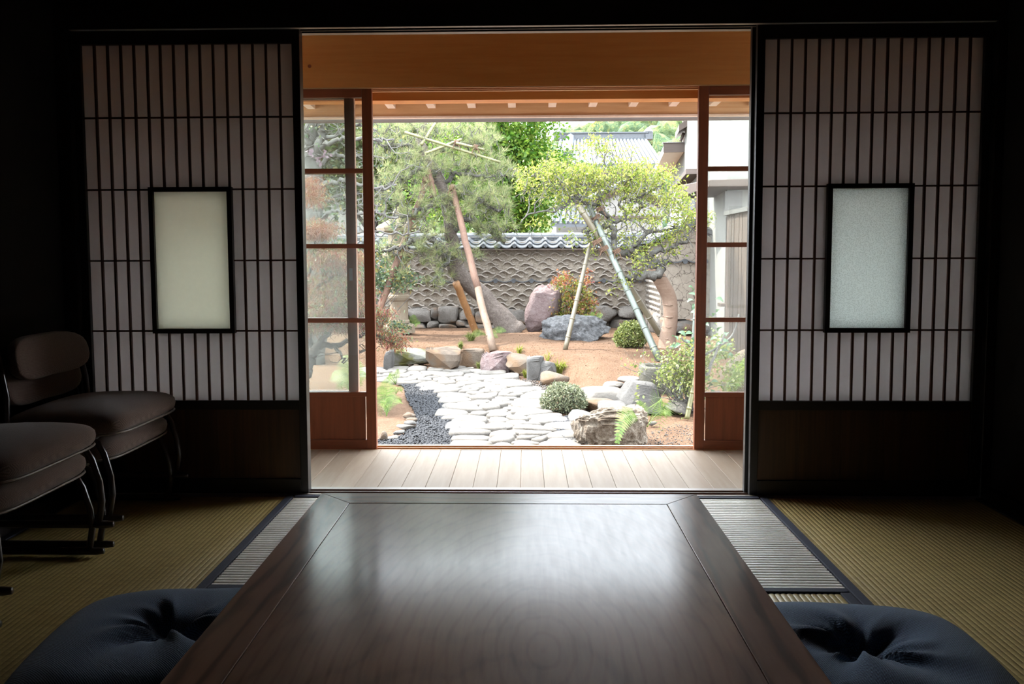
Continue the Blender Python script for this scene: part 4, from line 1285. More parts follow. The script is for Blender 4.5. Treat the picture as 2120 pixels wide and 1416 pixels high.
part('roof_bed', MB().prism([(Y_E + .05, z_e - .03), (YW + .12, z_e + .055), (YW + .42, z_e + .055), (YW + .75, z_e - .03)], 'x', XL, XC + .5), M['mud'], gw)
xs_ = np.arange(XL + 1.2, XC + .1, .32)
me_n1 = mk('ridge_course', MB().box(0, .316, -.13, .13, 0, .02), M['roof_tile'])
me_n2 = mk('ridge_course', MB().box(0, .316, -.11, .11, 0, .02), M['roof_tile'])
rt = MB()
pr = [(.075 * math.cos(a), .065 * math.sin(a)) for a in np.linspace(0, math.pi, 9)]
rt.prism([(p[0], p[1]) for p in pr], 'x', 0, .318)
pr2 = [(.083 * math.cos(a), .075 * math.sin(a)) for a in np.linspace(0, math.pi, 9)]
rt.prism(pr2, 'x', .29, .325)
me_rt = mk('ridge_tile', rt, M['roof_tile'])
YR = YW + .27
zr0 = zw(497, YR - .13)
for x in xs_:
    inst('ridge_course', me_n1, gw, (x, YR, zr0))
    inst('ridge_course', me_n2, gw, (x + .1, YR, zr0 + .028))
    inst('ridge_tile', me_rt, gw, (x, YR, zr0 + .055))
part('ridge_bed', MB().box(XL, XC + .3, YR - .09, YR + .09, z_e + .02, zr0 + .055), M['mud'], gw)

# return wall that comes toward the house, with its end face
YE = 9.05
xe0, xe1 = float(at_y(1368, 600, YE)[0]), float(at_y(1482, 600, YE)[0])
zwe = lambda y: float(at_y(1420, y, YE)[2])
rw = thing('garden_wall', 'short return wall with sunlit side and cracked mud end face', 'garden wall', ((xe0 + xe1) / 2, YE + .7, -.3))
part('earth_body', MB().box(xe0, xe1, YE, YW + .1, zwe(660), zwe(500)), M['mud_cracked'], rw)
me_e = mesh_from('tile_end', *(lambda m: ([tuple(v) for v in m.v], m.f))(MB().prism([(-.05, 0), (-.03, .014), (0, .02), (.03, .014), (.05, 0), (.05, -.012), (0, .006), (-.05, -.012)], 'y', -.035, .02)))
me_e.materials.append(M['wall_tile'])
for r in range(13):
    z = zwe(654) + r * (zwe(508) - zwe(654)) / 13
    y = YE + .06 + (.5 if r % 2 else 0) * .12
    while y < YW:
        if abs(r - 7) > 0:
            inst('tile_end', me_e, rw, (xe0, y, z), (0, 0, -math.pi / 2), (1, 1, 1.2))
        y += .125
for k in range(3):
    inst('round_tile_end', me_disc, rw, (xe0 + .05 + k * .285, YE, zwe(541)))
    if k < 2: inst('sagging_tile', me_sag, rw, (xe0 + .195 + k * .285, YE, zwe(541) + .018))
y = YE + .1
while y < YW:
    inst('round_tile_end', me_disc, rw, (xe0, y, zwe(541)), (0, 0, -math.pi / 2)); y += .22
for i, (a, b, c, d) in enumerate(((1366, 655, 1396, 690), (1394, 664, 1440, 692), (1436, 656, 1484, 692))):
    P0, P1 = at_y(a, d, YE - .05), at_y(c, b, YE - .05)
    V, F = rock_shape(350 + i, 9, .06, 3, 2., .55)
    V = V * np.array([(P1[0] - P0[0]) / 2, .15, (P1[2] - P0[2]) / 2]) + np.array([(P0[0] + P1[0]) / 2, YE + .02, (P0[2] + P1[2]) / 2])
    part('footing_stone', (V, F), M['wall_stone'], rw, smooth=True)
for i in range(4):
    V, F = rock_shape(360 + i, 9, .06, 3, 2., .5)
    V = V * np.array([.12, .19, .17]) + np.array([xe0 + .02, YE + .2 + i * .34, zwe(672)])
    part('footing_stone', (V, F), M['wall_stone'], rw, smooth=True)
part('wooden_slot', MB().box(*[float(v) for v in (at_y(1388, 620, YE)[0], at_y(1414, 620, YE)[0])], YE - .006, YE + .01, zwe(623), zwe(620)), M['timber'], rw)
# little hipped tile roof
xm = (xe0 + xe1) / 2
zr1, zr2 = zwe(503), zwe(470)
for s in (-1, 1):
    for j in range(7):
        y = YE - .12 + j * .235
        ax, bx = xm + s * .06, xm + s * ((xe1 - xe0) / 2 + .14)
        part('roof_tile', MB().add([(ax, y, zr2), (bx, y, zr1), (bx, y + .225, zr1), (ax, y + .225, zr2), (ax, y, zr2 + .03), (bx, y, zr1 + .03), (bx, y + .225, zr1 + .03), (ax, y + .225, zr2 + .03)],
                                   [(0, 1, 2, 3), (7, 6, 5, 4), (0, 4, 5, 1), (1, 5, 6, 2), (2, 6, 7, 3), (3, 7, 4, 0)]).tube([(ax, y + .03, zr2 + .035), (bx, y + .03, zr1 + .035)], .035, 8), M['roof_tile'], rw)
part('gable_fill', MB().prism([(xe0 - .02, zwe(501)), (xe1 + .02, zwe(501)), (xm + .05, zr2 + .01), (xm - .05, zr2 + .01)], 'y', YE - .03, YW), M['mud_cracked'], rw)
for j in range(5):
    part('ridge_tile', MB().tube([(xm, YE - .14 + j * .33, zr2 + .06), (xm, YE + .18 + j * .33, zr2 + .06)], .075, 10), M['roof_tile'], rw)

# ------------------------------------------------------------------ stone lantern
LY = 9.25
zl = lambda y: float(at_y(825, y, LY)[2])
px2 = (LY - CAM[1]) / FPX
ln = thing('stone_lantern', 'pale carved stone lantern with round pillar, half hidden by pine branches', 'stone lantern', (float(at_y(826, 660, LY)[0]), LY, zl(670)))
cx = float(at_y(826, 640, LY)[0])
R = 19.5 * px2
part('pillar', MB().lathe([(R * 1.12, 0), (R * 1.12, .03), (R, .05), (R * .97, .14), (R * .98, zl(624) - zl(668)), (R * 1.13, zl(620) - zl(668)), (R * 1.18, zl(616) - zl(668)), (R * 1.13, zl(612) - zl(668)), (R * .98, zl(609) - zl(668)), (R * .9, zl(560) - zl(668)), (R * .98, zl(545) - zl(668)), (R * 1.1, zl(540) - zl(668))], (cx, LY, zl(668)), 32), M['lantern'], ln, smooth=False)
part('base', MB().lathe([(R * 1.7, -.12), (R * 1.7, -.02), (R * 1.5, .01), (R * 1.15, .02)], (cx, LY, zl(672)), 6), M['lantern'], ln)
part('platform', MB().lathe([(R * 1.1, zl(541)), (R * 1.7, zl(530)), (R * 1.75, zl(520)), (R * 1.2, zl(517))], (cx, LY, 0), 6), M['lantern'], ln)
part('light_chamber', MB().lathe([(R * 1.05, zl(517)), (R * 1.1, zl(480))], (cx, LY, 0), 6), M['lantern'], ln)
part('cap', MB().lathe([(R * 1.1, zl(482)), (R * 2.2, zl(479)), (R * 2.35, zl(472)), (R * 2.2, zl(468)), (R * 1.3, zl(458)), (R * .6, zl(450))], (cx, LY, 0), 6), M['lantern'], ln)
part('jewel', MB().lathe([(R * .4, zl(450)), (R * .55, zl(444)), (R * .5, zl(438)), (R * .1, zl(428))], (cx, LY, 0), 16), M['lantern'], ln, smooth=True)

# ------------------------------------------------------------------ stone basin
bp = at_z(1362, 818, ZP)
BY = bp[1] + .20
bz = lambda y: float(at_y(1362, y, BY)[2])
bx0, bx1 = float(at_y(1324, 790, BY)[0]), float(at_y(1415, 790, BY)[0])
bc = ((bx0 + bx1) / 2, BY + .02)
bs = thing('stone_basin', 'mossy hollowed stone water basin at the bamboo pole foot', 'basin', (bc[0], bc[1], ZP))
def sq(r, n=28, e=.5):
    return [(r * math.copysign(abs(math.cos(a)) ** e, math.cos(a)), r * math.copysign(abs(math.sin(a)) ** e, math.sin(a))) for a in np.linspace(0, 2 * math.pi, n, endpoint=False)]
hwid = (bx1 - bx0) / 2
zt = bz(757)
V, F = [], []
prof = [(.80, ZP - .03), (.95, ZP + .1), (1.0, zt - .08), (1.0, zt - .015), (.97, zt), (.70, zt), (.66, zt - .02), (.55, zt - .14)]
n = 28
for r_, z in prof:
    for i, (a, b) in enumerate(sq(hwid * r_)):
        j = 1 + .05 * mnoise.noise(Vector((a * 9, b * 9, z * 9)))
        V.append((bc[0] + a * j, bc[1] + b * j * .9, z + .006 * mnoise.noise(Vector((a * 15, b * 15, 1)))))
for j in range(len(prof) - 1):
    for i in range(n):
        a, b = j * n + i, j * n + (i + 1) % n
        F.append((a, b, b + n, a + n))
F.append(tuple(range((len(prof) - 1) * n, len(prof) * n)))
part('bowl', (np.array(V), F), M['basin'], bs, smooth=True)
part('water', MB().add([(bc[0] + a, bc[1] + b * .9, zt - .06) for a, b in sq(hwid * .64)], [tuple(range(n))]), m_plain('water', '#3a4238', .05, 0, .8), bs)

# ------------------------------------------------------------------ house with grey tiled roof beyond the wall
HY = 27.
def hp(x, y, Y=HY): return at_y(x, y, Y)
hs = thing('house', 'white house with large grey tiled roof beyond the garden wall', 'house', (float(hp(1250, 400)[0]), HY + 3, -.5))
rl0, rr0 = hp(1158, 290, HY + 3.2), hp(1338, 288, HY + 3.2)
el, er = hp(1146, 343, HY - .3), hp(1375, 343, HY - .3)
el[2] = er[2] = (el[2] + er[2]) / 2; rl0[2] = rr0[2] = (rl0[2] + rr0[2]) / 2
th_ = .12
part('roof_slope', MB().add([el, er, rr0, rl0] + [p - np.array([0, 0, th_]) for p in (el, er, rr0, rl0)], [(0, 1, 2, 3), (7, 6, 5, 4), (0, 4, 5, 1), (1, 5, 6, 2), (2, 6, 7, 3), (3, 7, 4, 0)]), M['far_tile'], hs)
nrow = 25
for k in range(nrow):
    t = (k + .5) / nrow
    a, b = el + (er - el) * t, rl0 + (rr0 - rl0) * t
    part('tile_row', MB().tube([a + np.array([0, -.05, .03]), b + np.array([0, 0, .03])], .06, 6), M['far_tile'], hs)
a, b = el + (er - el) * .10, rl0 + (rr0 - rl0) * .13
part('descending_ridge', MB().tube([a + (b - a) * .25 + np.array([0, 0, .1]), b + np.array([0, 0, .12])], .16, 8), M['far_tile'], hs)
pe = a + (b - a) * .2
part('ridge_end_disc', MB().lathe([(.2, 0), (.2, .1)], (0, 0, 0), 14), M['roof_tile'], hs)
kn = [o for o in hs.children if o.name.startswith('ridge_end_disc')][0]
for v in kn.data.vertices:
    l = v.co + Vector(ORG[hs.name])
    v.co = Vector((pe[0] + l.x, pe[1] - .1 - l.z, pe[2] + .12 + l.y)) - Vector(ORG[hs.name])
zr_ = rl0[2]
dz = 14 / FPX * (HY + 6.5)
part('ridge', MB().box(rl0[0], rr0[0], rl0[1] - .15, rl0[1] + .15, zr_ - .05, zr_ + dz * .8).box(rl0[0] - .05, rr0[0] + .05, rl0[1] - .2, rl0[1] + .2, zr_ + dz * .8, zr_ + dz), M['roof_tile'], hs)
for x in (rl0[0] - .08, rr0[0] + .08):
    part('ridge_ornament', MB().box(x - .14, x + .14, rl0[1] - .22, rl0[1] + .22, zr_ - .02, zr_ + dz * .7).lathe([(.16, 0), (.18, .1), (.1, .2), (.02, .28)], (x, rl0[1], zr_ + dz * .7), 8), M['roof_tile'], hs)
part('fascia', MB().box(el[0], er[0], el[1] + .02, el[1] + .12, el[2] - .38, el[2] - .1), M['timber'], hs)
wl, wr = hp(1152, 400, HY + .8), hp(1368, 400, HY + .8)
part('wall', MB().box(wl[0], wr[0], HY + .8, HY + 6, -.5, el[2] - .1), M['plaster_white'], hs)
for (a, b, c, d) in ((1152, 360, 1196, 366), (1152, 395, 1164, 446), (1236, 470, 1360, 475), (1150, 412, 1240, 418)):
    p0, p1 = hp(a, d, HY + .78), hp(c, b, HY + .78)
    part('timber', MB().box(p0[0], p1[0], HY + .74, HY + .82, p0[2], p1[2]), M['timber'], hs)
p0, p1 = hp(1160, 420, HY + .7), hp(1232, 385, HY + .7)
wn = part('window', MB().box(p0[0], p1[0], HY + .72, HY + .80, p0[2], p1[2]), M['timber'], hs)
for k in range(4):
    w_ = (p1[0] - p0[0]) / 4
    part('pane', MB().box(p0[0] + k * w_ + .05, p0[0] + (k + 1) * w_ - .05, HY + .70, HY + .73, p0[2] + .06, p1[2] - .06), M['window_glass'], wn)
# lower lean-to roof with white gable
p0, p1, p2 = hp(1140, 462, HY - 2), hp(1222, 462, HY - 2), hp(1222, 432, HY - .2)
p3 = hp(1146, 432, HY - .2)
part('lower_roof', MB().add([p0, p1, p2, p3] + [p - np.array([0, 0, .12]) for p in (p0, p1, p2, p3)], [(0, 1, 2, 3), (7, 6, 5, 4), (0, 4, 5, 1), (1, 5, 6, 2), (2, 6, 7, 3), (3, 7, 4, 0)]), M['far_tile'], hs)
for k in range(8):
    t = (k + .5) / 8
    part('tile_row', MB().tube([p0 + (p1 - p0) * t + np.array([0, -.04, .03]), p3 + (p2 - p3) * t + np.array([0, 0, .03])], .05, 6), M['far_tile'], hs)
g0, g1, g2 = hp(1214, 424, HY - 1.2), hp(1300, 384, HY - 1.2), hp(1372, 424, HY - 1.2)
part('gable_wall', MB().prism([(g0[0], g0[2]), (g1[0], g1[2]), (g2[0], g2[2]), (g2[0], -.5), (g0[0], -.5)], 'y', HY - 1.2, HY - 1.0), M['plaster_white'], hs)
for a, b in ((g0, g1), (g1, g2)):
    d = np.array([0, -.05, .0])
    part('barge_board', MB().tube([a + d, b + d], .13, 4), M['timber'], hs)
    part('verge_tile', MB().tube([a + d * 2 + np.array([0, 0, .16]), b + d * 2 + np.array([0, 0, .16])], .1, 6), M['far_tile'], hs)
part('tie_beam', MB().box(g0[0], g2[0], HY - 1.26, HY - 1.2, hp(1300, 453, HY - 1.2)[2], hp(1300, 447, HY - 1.2)[2]), M['timber'], hs)

# ------------------------------------------------------------------ neighbouring cream building with canopy
NY0 = 14.
xw0 = float(at_y(1417, 314, NY0)[0])
nb = thing('house', 'tall cream neighbouring house with boxed eaves above the wooden fence', 'house', (xw0, NY0, -.5))
nb.rotation_euler.z = -.105
part('wall', MB().box(xw0, xw0 + 5, 10.65, NY0, -.5, 7.5), M['plaster_white'], nb)
part('lower_wing', MB().box(xw0 + .002, xw0 + 5, NY0, NY0 + 4.6, -.5, float(at_y(1376, 300, NY0)[2]) - .02), M['plaster_white'], nb)
c0, c1 = at_y(1376, 298, NY0), at_y(1417, 313, NY0)
part('canopy', MB().box(c0[0], xw0, NY0, NY0 + 4.4, c1[2], c0[2]), M['soffit_bounce_white'], nb)
part('canopy_fascia', MB().box(c0[0] - .02, xw0, NY0 - .03, NY0, c1[2] - .02, c0[2] + .02), M['timber'], nb)
part('canopy_sheet', MB().box(c0[0] - .04, xw0, NY0 - .05, NY0 + .1, c0[2] + .02, c0[2] + .035), M['gutter'], nb)
e0, e1 = at_y(1413, 271, NY0 - .6), at_y(1452, 246, NY0 - .6)
part('upper_eave', MB().add([(e0[0], NY0 - .6, e0[2]), (e1[0] + 3, NY0 - .6, e0[2] + 1.9), (e1[0] + 3, NY0 + .5, e0[2] + 1.9), (e0[0], NY0 + .5, e0[2])] + [(e0[0], NY0 - .6, e0[2] + .12), (e1[0] + 3, NY0 - .6, e0[2] + 2.1), (e1[0] + 3, NY0 + .5, e0[2] + 2.1), (e0[0], NY0 + .5, e0[2] + .12)],
                            [(0, 3, 2, 1), (4, 5, 6, 7), (0, 1, 5, 4), (1, 2, 6, 5), (2, 3, 7, 6), (3, 0, 4, 7)]), M['timber'], nb)
part('downpipe', MB().tube([at_y(1417, 275, NY0 - .1), at_y(1410, 292, NY0 - .1)], .03, 8), M['timber'], nb)
# band of windows along the side
def side(px, py): return at_x(px, py, xw0 - .03)
for k, (ys0, ys1) in enumerate(((10.9, 12.3), (12.45, 13.8))):
    w_ = part('window', MB().box(xw0 - .04, xw0, ys0, ys1, 1.62, 2.10), M['timber'], nb)
    part('pane', MB().box(xw0 - .05, xw0 - .04, ys0 + .08, ys1 - .08, 1.69, 2.03), M['window_glass'], w_)
part('window_hood', MB().box(xw0 - .22, xw0, 10.7, 14, 2.22, 2.30), M['timber'], nb)
part('chimney_post', MB().box(float(at_y(1402, 250, 15.2)[0]), float(at_y(1417, 250, 15.2)[0]), 15.2, 15.5, 2, 7), M['timber_v'], nb)

# side passage seen through the right-hand door glass
sp = thing('garden_shed', 'white plaster outbuilding with wooden canopy, seen through the door glass', 'outbuilding', (4.2, 8.5, -.4))
xq = float(at_y(1468, 500, 8.2)[0])
part('wall', MB().box(xq + .2, xw0 + .6, 8.1, 9.15, -.45, 2.4), M['plaster_white'], sp)
c0, c1 = at_y(1469, 372, 7.7), at_y(1542, 396, 7.7)
part('canopy', MB().add([(c0[0], 7.7, c1[2] + .06), (c1[0] + .4, 7.7, c1[2] + .06), (c1[0] + .4, 8.9, c1[2] + .02), (c0[0] - .2, 8.9, c1[2] - .02), (c0[0], 7.7, c0[2]), (c1[0] + .4, 7.7, c0[2] + .02), (c1[0] + .4, 8.9, c0[2] + .06), (c0[0] - .2, 8.9, c0[2] + .02)],
                        [(0, 3, 2, 1), (4, 5, 6, 7), (0, 1, 5, 4), (1, 2, 6, 5), (2, 3, 7, 6), (3, 0, 4, 7)]), M['timber'], sp, bevel=.01)
part('corner_post', MB().box(xq + .2, xq + .3, 8.0, 8.12, -.45, 1.5), M['timber_v'], sp)
part('grey_shutter', MB().box(float(at_y(1500, 430, 8.0)[0]), float(at_y(1536, 430, 8.0)[0]), 7.98, 8.1, float(at_y(1510, 446, 8.0)[2]), float(at_y(1510, 396, 8.0)[2])), M['siding_grey'], sp)
part('sill_board', MB().box(xq + .1, xw0 - .1, 7.9, 8.1, float(at_y(1490, 628, 8)[2]) - .04, float(at_y(1490, 628, 8)[2])), M['timber'], sp)
fn = thing('board_fence', 'weathered brown vertical board fence behind the door glass', 'fence', (2.5, 5.9, ZP))
XF = 2.50
zft = float(at_x(1530, 441, XF)[2])
for k in range(26):
    y = 4.2 + k * .128
    part('board', MB().box(XF + .004 * ((k * 5) % 3), XF + .03, y, y + .122, ZP - .05, zft), M['timber_v'], fn)
part('cap_rail', MB().box(XF - .03, XF + .06, 4.1, 7.55, zft, zft + .05), M['siding_grey'], fn)
part('rail', MB().box(XF + .03, XF + .07, 4.1, 7.55, .1, .17), M['timber_v'], fn)
part('rail', MB().box(XF + .03, XF + .07, 4.1, 7.55, .9, .97), M['timber_v'], fn)

# small white house far behind on the maple side
fh = thing('house', 'distant white house with grey roof behind the grey magnolia', 'house', (-9, 30, -.5))
p0, p1 = at_y(640, 480, 30.), at_y(745, 404, 30.)
part('wall', MB().box(p0[0], p1[0], 30, 34, -.5, p1[2]), M['plaster_white'], fh)
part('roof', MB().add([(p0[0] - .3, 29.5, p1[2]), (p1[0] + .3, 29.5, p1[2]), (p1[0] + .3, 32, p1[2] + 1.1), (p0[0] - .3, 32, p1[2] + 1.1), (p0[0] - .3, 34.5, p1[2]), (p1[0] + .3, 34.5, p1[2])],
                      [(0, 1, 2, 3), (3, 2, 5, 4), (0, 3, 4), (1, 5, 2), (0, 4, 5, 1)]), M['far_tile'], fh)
p0 = at_y(684, 470, 29.); 
part('window', MB().box(p0[0], p0[0] + .9, 29.94, 30.0, 1.0, 2.0), M['window_glass'], fh)

# ------------------------------------------------------------------ wooded hill
hx = np.linspace(-110, 150, 90); hy = np.linspace(70, 190, 50)
HX, HYY = np.meshgrid(hx, hy, indexing='ij')
def hill_z(X, Y):
    return -2 + (np.interp(X, [-110, -10, 4, 11, 26, 60, 150], [15, 17, 20, 24, 29.5, 38, 43])) * sm(70, 175, Y)
HZ = hill_z(HX, HYY)
idx = np.arange(HX.size).reshape(HX.shape)
q = np.stack([idx[:-1, :-1], idx[1:, :-1], idx[1:, 1:], idx[:-1, 1:]], -1).reshape(-1, 4)
part('hill', (np.stack([HX, HYY, HZ], -1).reshape(-1, 3), q), M['leaf_hill'], label='wooded hillside rising behind the houses', cat='hill', kind='structure', org=(0, 0, 0), smooth=True)
rs = np.random.RandomState(11)
BV, BF = ico(2)
BF = np.array(BF)
VV, QQ = [], []
cnt = 0
for k in range(2400):
    X, Y = rs.uniform(-60, 120), rs.uniform(72, 185)
    z = float(hill_z(X, Y)); s = rs.uniform(1.3, 2.8)
    j = 1 + .28 * rs.normal(size=(len(BV), 1)).clip(-1.2, 1.2)
    VV.append(BV * j * np.array([s, s, s * 1.15]) + np.array([X, Y, z + s * .6])); QQ.append(BF + cnt); cnt += len(BV)
part('forest', (np.concatenate(VV), np.concatenate(QQ)), M['leaf_hill'], label='mixed green and yellow forest covering the hillside', cat='forest', kind='stuff', org=(0, 0, 0), smooth=True)
# ------------------------------------------------------------------ plant helpers
def spline(pts, m=6):
    P = [np.array(p, float) for p in pts]
    if len(P) < 3:
        return [P[0] + (P[-1] - P[0]) * t for t in np.linspace(0, 1, m + 1)]
    P = [2 * P[0] - P[1]] + P + [2 * P[-1] - P[-2]]
    out = []
    for i in range(1, len(P) - 2):
        for k in range(m):
            t = k / m
            a, b, c, d = P[i - 1], P[i], P[i + 1], P[i + 2]
            out.append(.5 * ((2 * b) + (-a + c) * t + (2 * a - 5 * b + 4 * c - d) * t * t + (-a + 3 * b - 3 * c + d) * t ** 3))
    out.append(P[-2])
    return out
def limb(mb, pts, jit=0., rs=None, m=5, n=8):
    """pts: (px, py, Y, radius in px)"""
    W = [np.append(at_y(x, y, Y), r / FPX * (Y - CAM[1])) for x, y, Y, r in pts]
    S = spline(W, m)
    if jit:
        for k in range(1, len(S) - 1):
            S[k][:3] += rs.normal(size=3) * jit
    mb.tube([s[:3] for s in S], [max(.002, float(s[3])) for s in S], n)
    return [s[:3] for s in S]
def twig(mb, p, d, length, r, rs, gnarl=.5, steps=6, up=.1, kids=2, out=None, n=5):
    d = d / (np.linalg.norm(d) + 1e-9)
    pts, rad = [p], [r]
    for k in range(steps):
        d = d + rs.normal(size=3) * gnarl * np.array([1, .7, 1]) + np.array([0, 0, up])
        d /= np.linalg.norm(d)
        p = p + d * length / steps
        pts.append(p); rad.append(r * (1 - .75 * (k + 1) / steps))
        if kids and k in (1, 3, 4) and rs.rand() < .75:
            e = d + rs.normal(size=3) * .9
            twig(mb, p, e, length * .55, rad[-1] * .75, rs, gnarl, max(3, steps - 2), up, kids - 1, out, 4)
    mb.tube(pts, rad, n, False)
    if out is not None:
        out.append(p)
        out.append(pts[len(pts) // 2])
    return pts
def pads_points(pads, n, rs, cl=12, spread=1.):
    """cluster centres in flattened pads, then leaves round each; pads: (cx, cy, rx, ry, Y, dY[, weight])"""
    w = np.array([p[2] * p[3] * (p[6] if len(p) > 6 else 1) for p in pads], float); w /= w.sum()
    P = []
    nc = max(1, n // cl)
    for p, ww in zip(pads, w):
        k = max(2, int(round(nc * ww)))
        a = rs.uniform(0, 2 * math.pi, k); r = np.sqrt(rs.uniform(0, 1, k))
        for x, y, Y in zip(p[0] + p[2] * r * np.cos(a), p[1] + p[3] * r * np.sin(a), p[4] + p[5] * rs.uniform(-1, 1, k)):
            P.append(at_y(x, y, Y))
    P = np.array(P)
    return P
def scatter(C, cl, sig, rs):
    return (C[:, None] + rs.normal(size=(len(C), cl, 3)) * sig).reshape(-1, 3)
def leaf_mesh(P, size, rs, aspect=.55, up=.5, fold=.12, droop=0.):
    n = len(P)
    N_ = rs.normal(size=(n, 3)); N_ /= np.linalg.norm(N_, axis=1, keepdims=True); N_[:, 2] = N_[:, 2] + up
    N_ /= np.linalg.norm(N_, axis=1, keepdims=True)
    T_ = np.cross(N_, rs.normal(size=(n, 3))); T_ /= np.linalg.norm(T_, axis=1, keepdims=True) + 1e-9
    T_[:, 2] -= droop
    B_ = np.cross(N_, T_)
    L_ = size * rs.uniform(.6, 1.3, (n, 1)); w = L_ * aspect * .5
    V = np.stack([P, P + T_ * L_ * .45 + B_ * w + N_ * w * fold * 4, P + T_ * L_, P + T_ * L_ * .45 - B_ * w + N_ * w * fold * 4], 1).reshape(-1, 3)
    return V, np.arange(4 * n).reshape(-1, 4)
def foliage(name, P, size, mat, parent, rs, **k):
    return part(name, leaf_mesh(P, size, rs, **k), mat, parent)
def pole(label, a, b, r0, r1, mat, nodes_=0, name='support_pole', cat='pole', group='poles propping the trees', extra=.0, bark=None):
    a, b = np.array(a), np.array(b)
    t = thing(name, label, cat, tuple(a), group)
    d = b - a; L_ = np.linalg.norm(d)
    k = 14
    r = np.random.RandomState(int(abs(a[0] * 1000)) % 999)
    pts = [a + d * i / k + (r.normal(size=3) * .004 if not nodes_ else 0) for i in range(k + 1)]
    part('shaft', MB().tube(pts, [r0 + (r1 - r0) * i / k for i in range(k + 1)], 12), mat, t, smooth=True)
    if bark:
        j = int(k * bark)
        part('bark', MB().tube(pts[j:], [(r0 + (r1 - r0) * i / k) * 1.03 for i in range(j, k + 1)], 12), M['log_bark'], t, smooth=True, label='reddish bark left on the upper half')
    if nodes_:
        for i in range(1, nodes_ + 1):
            f = (i - .3) / nodes_
            c_ = a + d * f; rr = r0 + (r1 - r0) * f; u = d / L_
            part('node_ring', MB().tube([c_ - u * .012, c_ - u * .004, c_ + u * .004, c_ + u * .012], [rr * 1.0, rr * 1.13, rr * 1.13, rr], 12), mat, t, smooth=True)
    else:
        for i in range(5):
            f = r.uniform(.08, .92); c_ = a + d * f; an = r.uniform(3.6, 5.8)
            o = np.array([math.cos(an), math.sin(an), .0])
            rr = r0 + (r1 - r0) * f
            part('knot', MB().tube([c_ + o * rr * .7, c_ + o * rr * 1.12], [.016, .010], 7), mat, t)
    return t
def lashing(label, c, d, r, seed=0, turns=5, tail=True):
    """rope wound round a crossing"""
    c, d = np.array(c), np.array(d) / np.linalg.norm(d)
    u = np.cross(d, [0, 1, 0]); u /= np.linalg.norm(u) + 1e-9; w = np.cross(d, u)
    pts = []
    for k in range(turns * 12 + 1):
        a = 2 * math.pi * k / 12; f = (k / (turns * 12) - .5) * turns * .012
        pts.append(c + d * f + r * (math.cos(a) * u + math.sin(a) * w))
    r *= .72
    mb = MB().tube(pts, .006, 5)
    if tail:
        r_ = np.random.RandomState(seed)
        for s in (-1, 1):
            p = c - r * np.array([0, 1, 0])
            mb.tube([p, p + np.array([s * .03, -.02, -.03]), p + np.array([s * .05 + r_.uniform(-.02, .02), -.02, -.09])], .006, 5)
    return part('rope_lashing', mb, M['rope'], label=label, cat='rope', group='rope lashings on the tree props')

# ------------------------------------------------------------------ pine
rs = np.random.RandomState(21)
PY_ = 9.35
pine = thing('pine_tree', 'leaning old pine with tufted needles and log props', 'pine tree', tuple(ground(1062, 690)))
mb = MB()
trunk = limb(mb, [(1066, 694, PY_, 32), (1034, 655, PY_, 23), (1000, 612, PY_, 19), (965, 582, PY_ - .1, 19), (940, 550, PY_ - .15, 18), (936, 510, PY_ - .2, 15), (932, 470, PY_ - .2, 13), (926, 420, PY_ - .2, 13), (914, 380, PY_ - .2, 12), (896, 345, PY_ - .15, 13), (878, 320, PY_ - .1, 12), (868, 290, PY_, 8), (880, 262, PY_, 5), (872, 235, PY_, 4)], .008, rs)
part('trunk', mb, M['bark_pine'], pine, smooth=True)
limbs_px = [[(930, 545, PY_ - .2, 8), (900, 500, PY_ - .5, 6), (862, 495, PY_ - .7, 5), (815, 515, PY_ - .8, 4), (770, 522, PY_ - .8, 3)],
            [(934, 480, PY_ - .2, 7), (965, 455, PY_ - .4, 6), (1000, 470, PY_ - .5, 5), (1025, 490, PY_ - .5, 6), (1046, 494, PY_ - .5, 5)],
            [(922, 400, PY_ - .2, 6), (960, 390, PY_ - .4, 5), (1000, 415, PY_ - .5, 4), (1032, 438, PY_ - .5, 3)],
            [(905, 360, PY_ - .2, 7), (870, 350, PY_ - .4, 6), (830, 372, PY_ - .6, 5), (790, 390, PY_ - .7, 4), (745, 384, PY_ - .7, 3)],
            [(885, 330, PY_ - .1, 7), (930, 305, PY_ - .2, 5), (975, 300, PY_ - .3, 4), (1010, 290, PY_ - .3, 3)],
            [(880, 318, PY_ - .1, 6), (845, 300, PY_ - .3, 5), (805, 300, PY_ - .4, 4), (768, 290, PY_ - .4, 3)],
            [(918, 405, PY_ - .2, 5), (890, 425, PY_ - .5, 5), (850, 440, PY_ - .7, 4), (808, 452, PY_ - .8, 3)],
            [(915, 380, PY_ - .2, 5), (950, 360, PY_ - .3, 4), (990, 362, PY_ - .4, 3), (1030, 372, PY_ - .4, 2), (1052, 350, PY_ - .4, 2)],
            [(938, 520, PY_ - .3, 5), (915, 560, PY_ - .6, 4), (890, 585, PY_ - .7, 3)]]
tips = []
for k, L_ in enumerate(limbs_px):
    mb = MB()
    S = limb(mb, L_, .02, rs, 5, 7)
    for j in range(3, len(S), 2):
        for s in range(2):
            d = rs.normal(size=3) * np.array([1, .6, .5])
            twig(mb, S[j], d, rs.uniform(.25, .5), .012, rs, .75, 6, .06, 2, tips, 5)
    part('branch', mb, M['bark_lichen'], pine, smooth=True)
tips = np.array(tips)
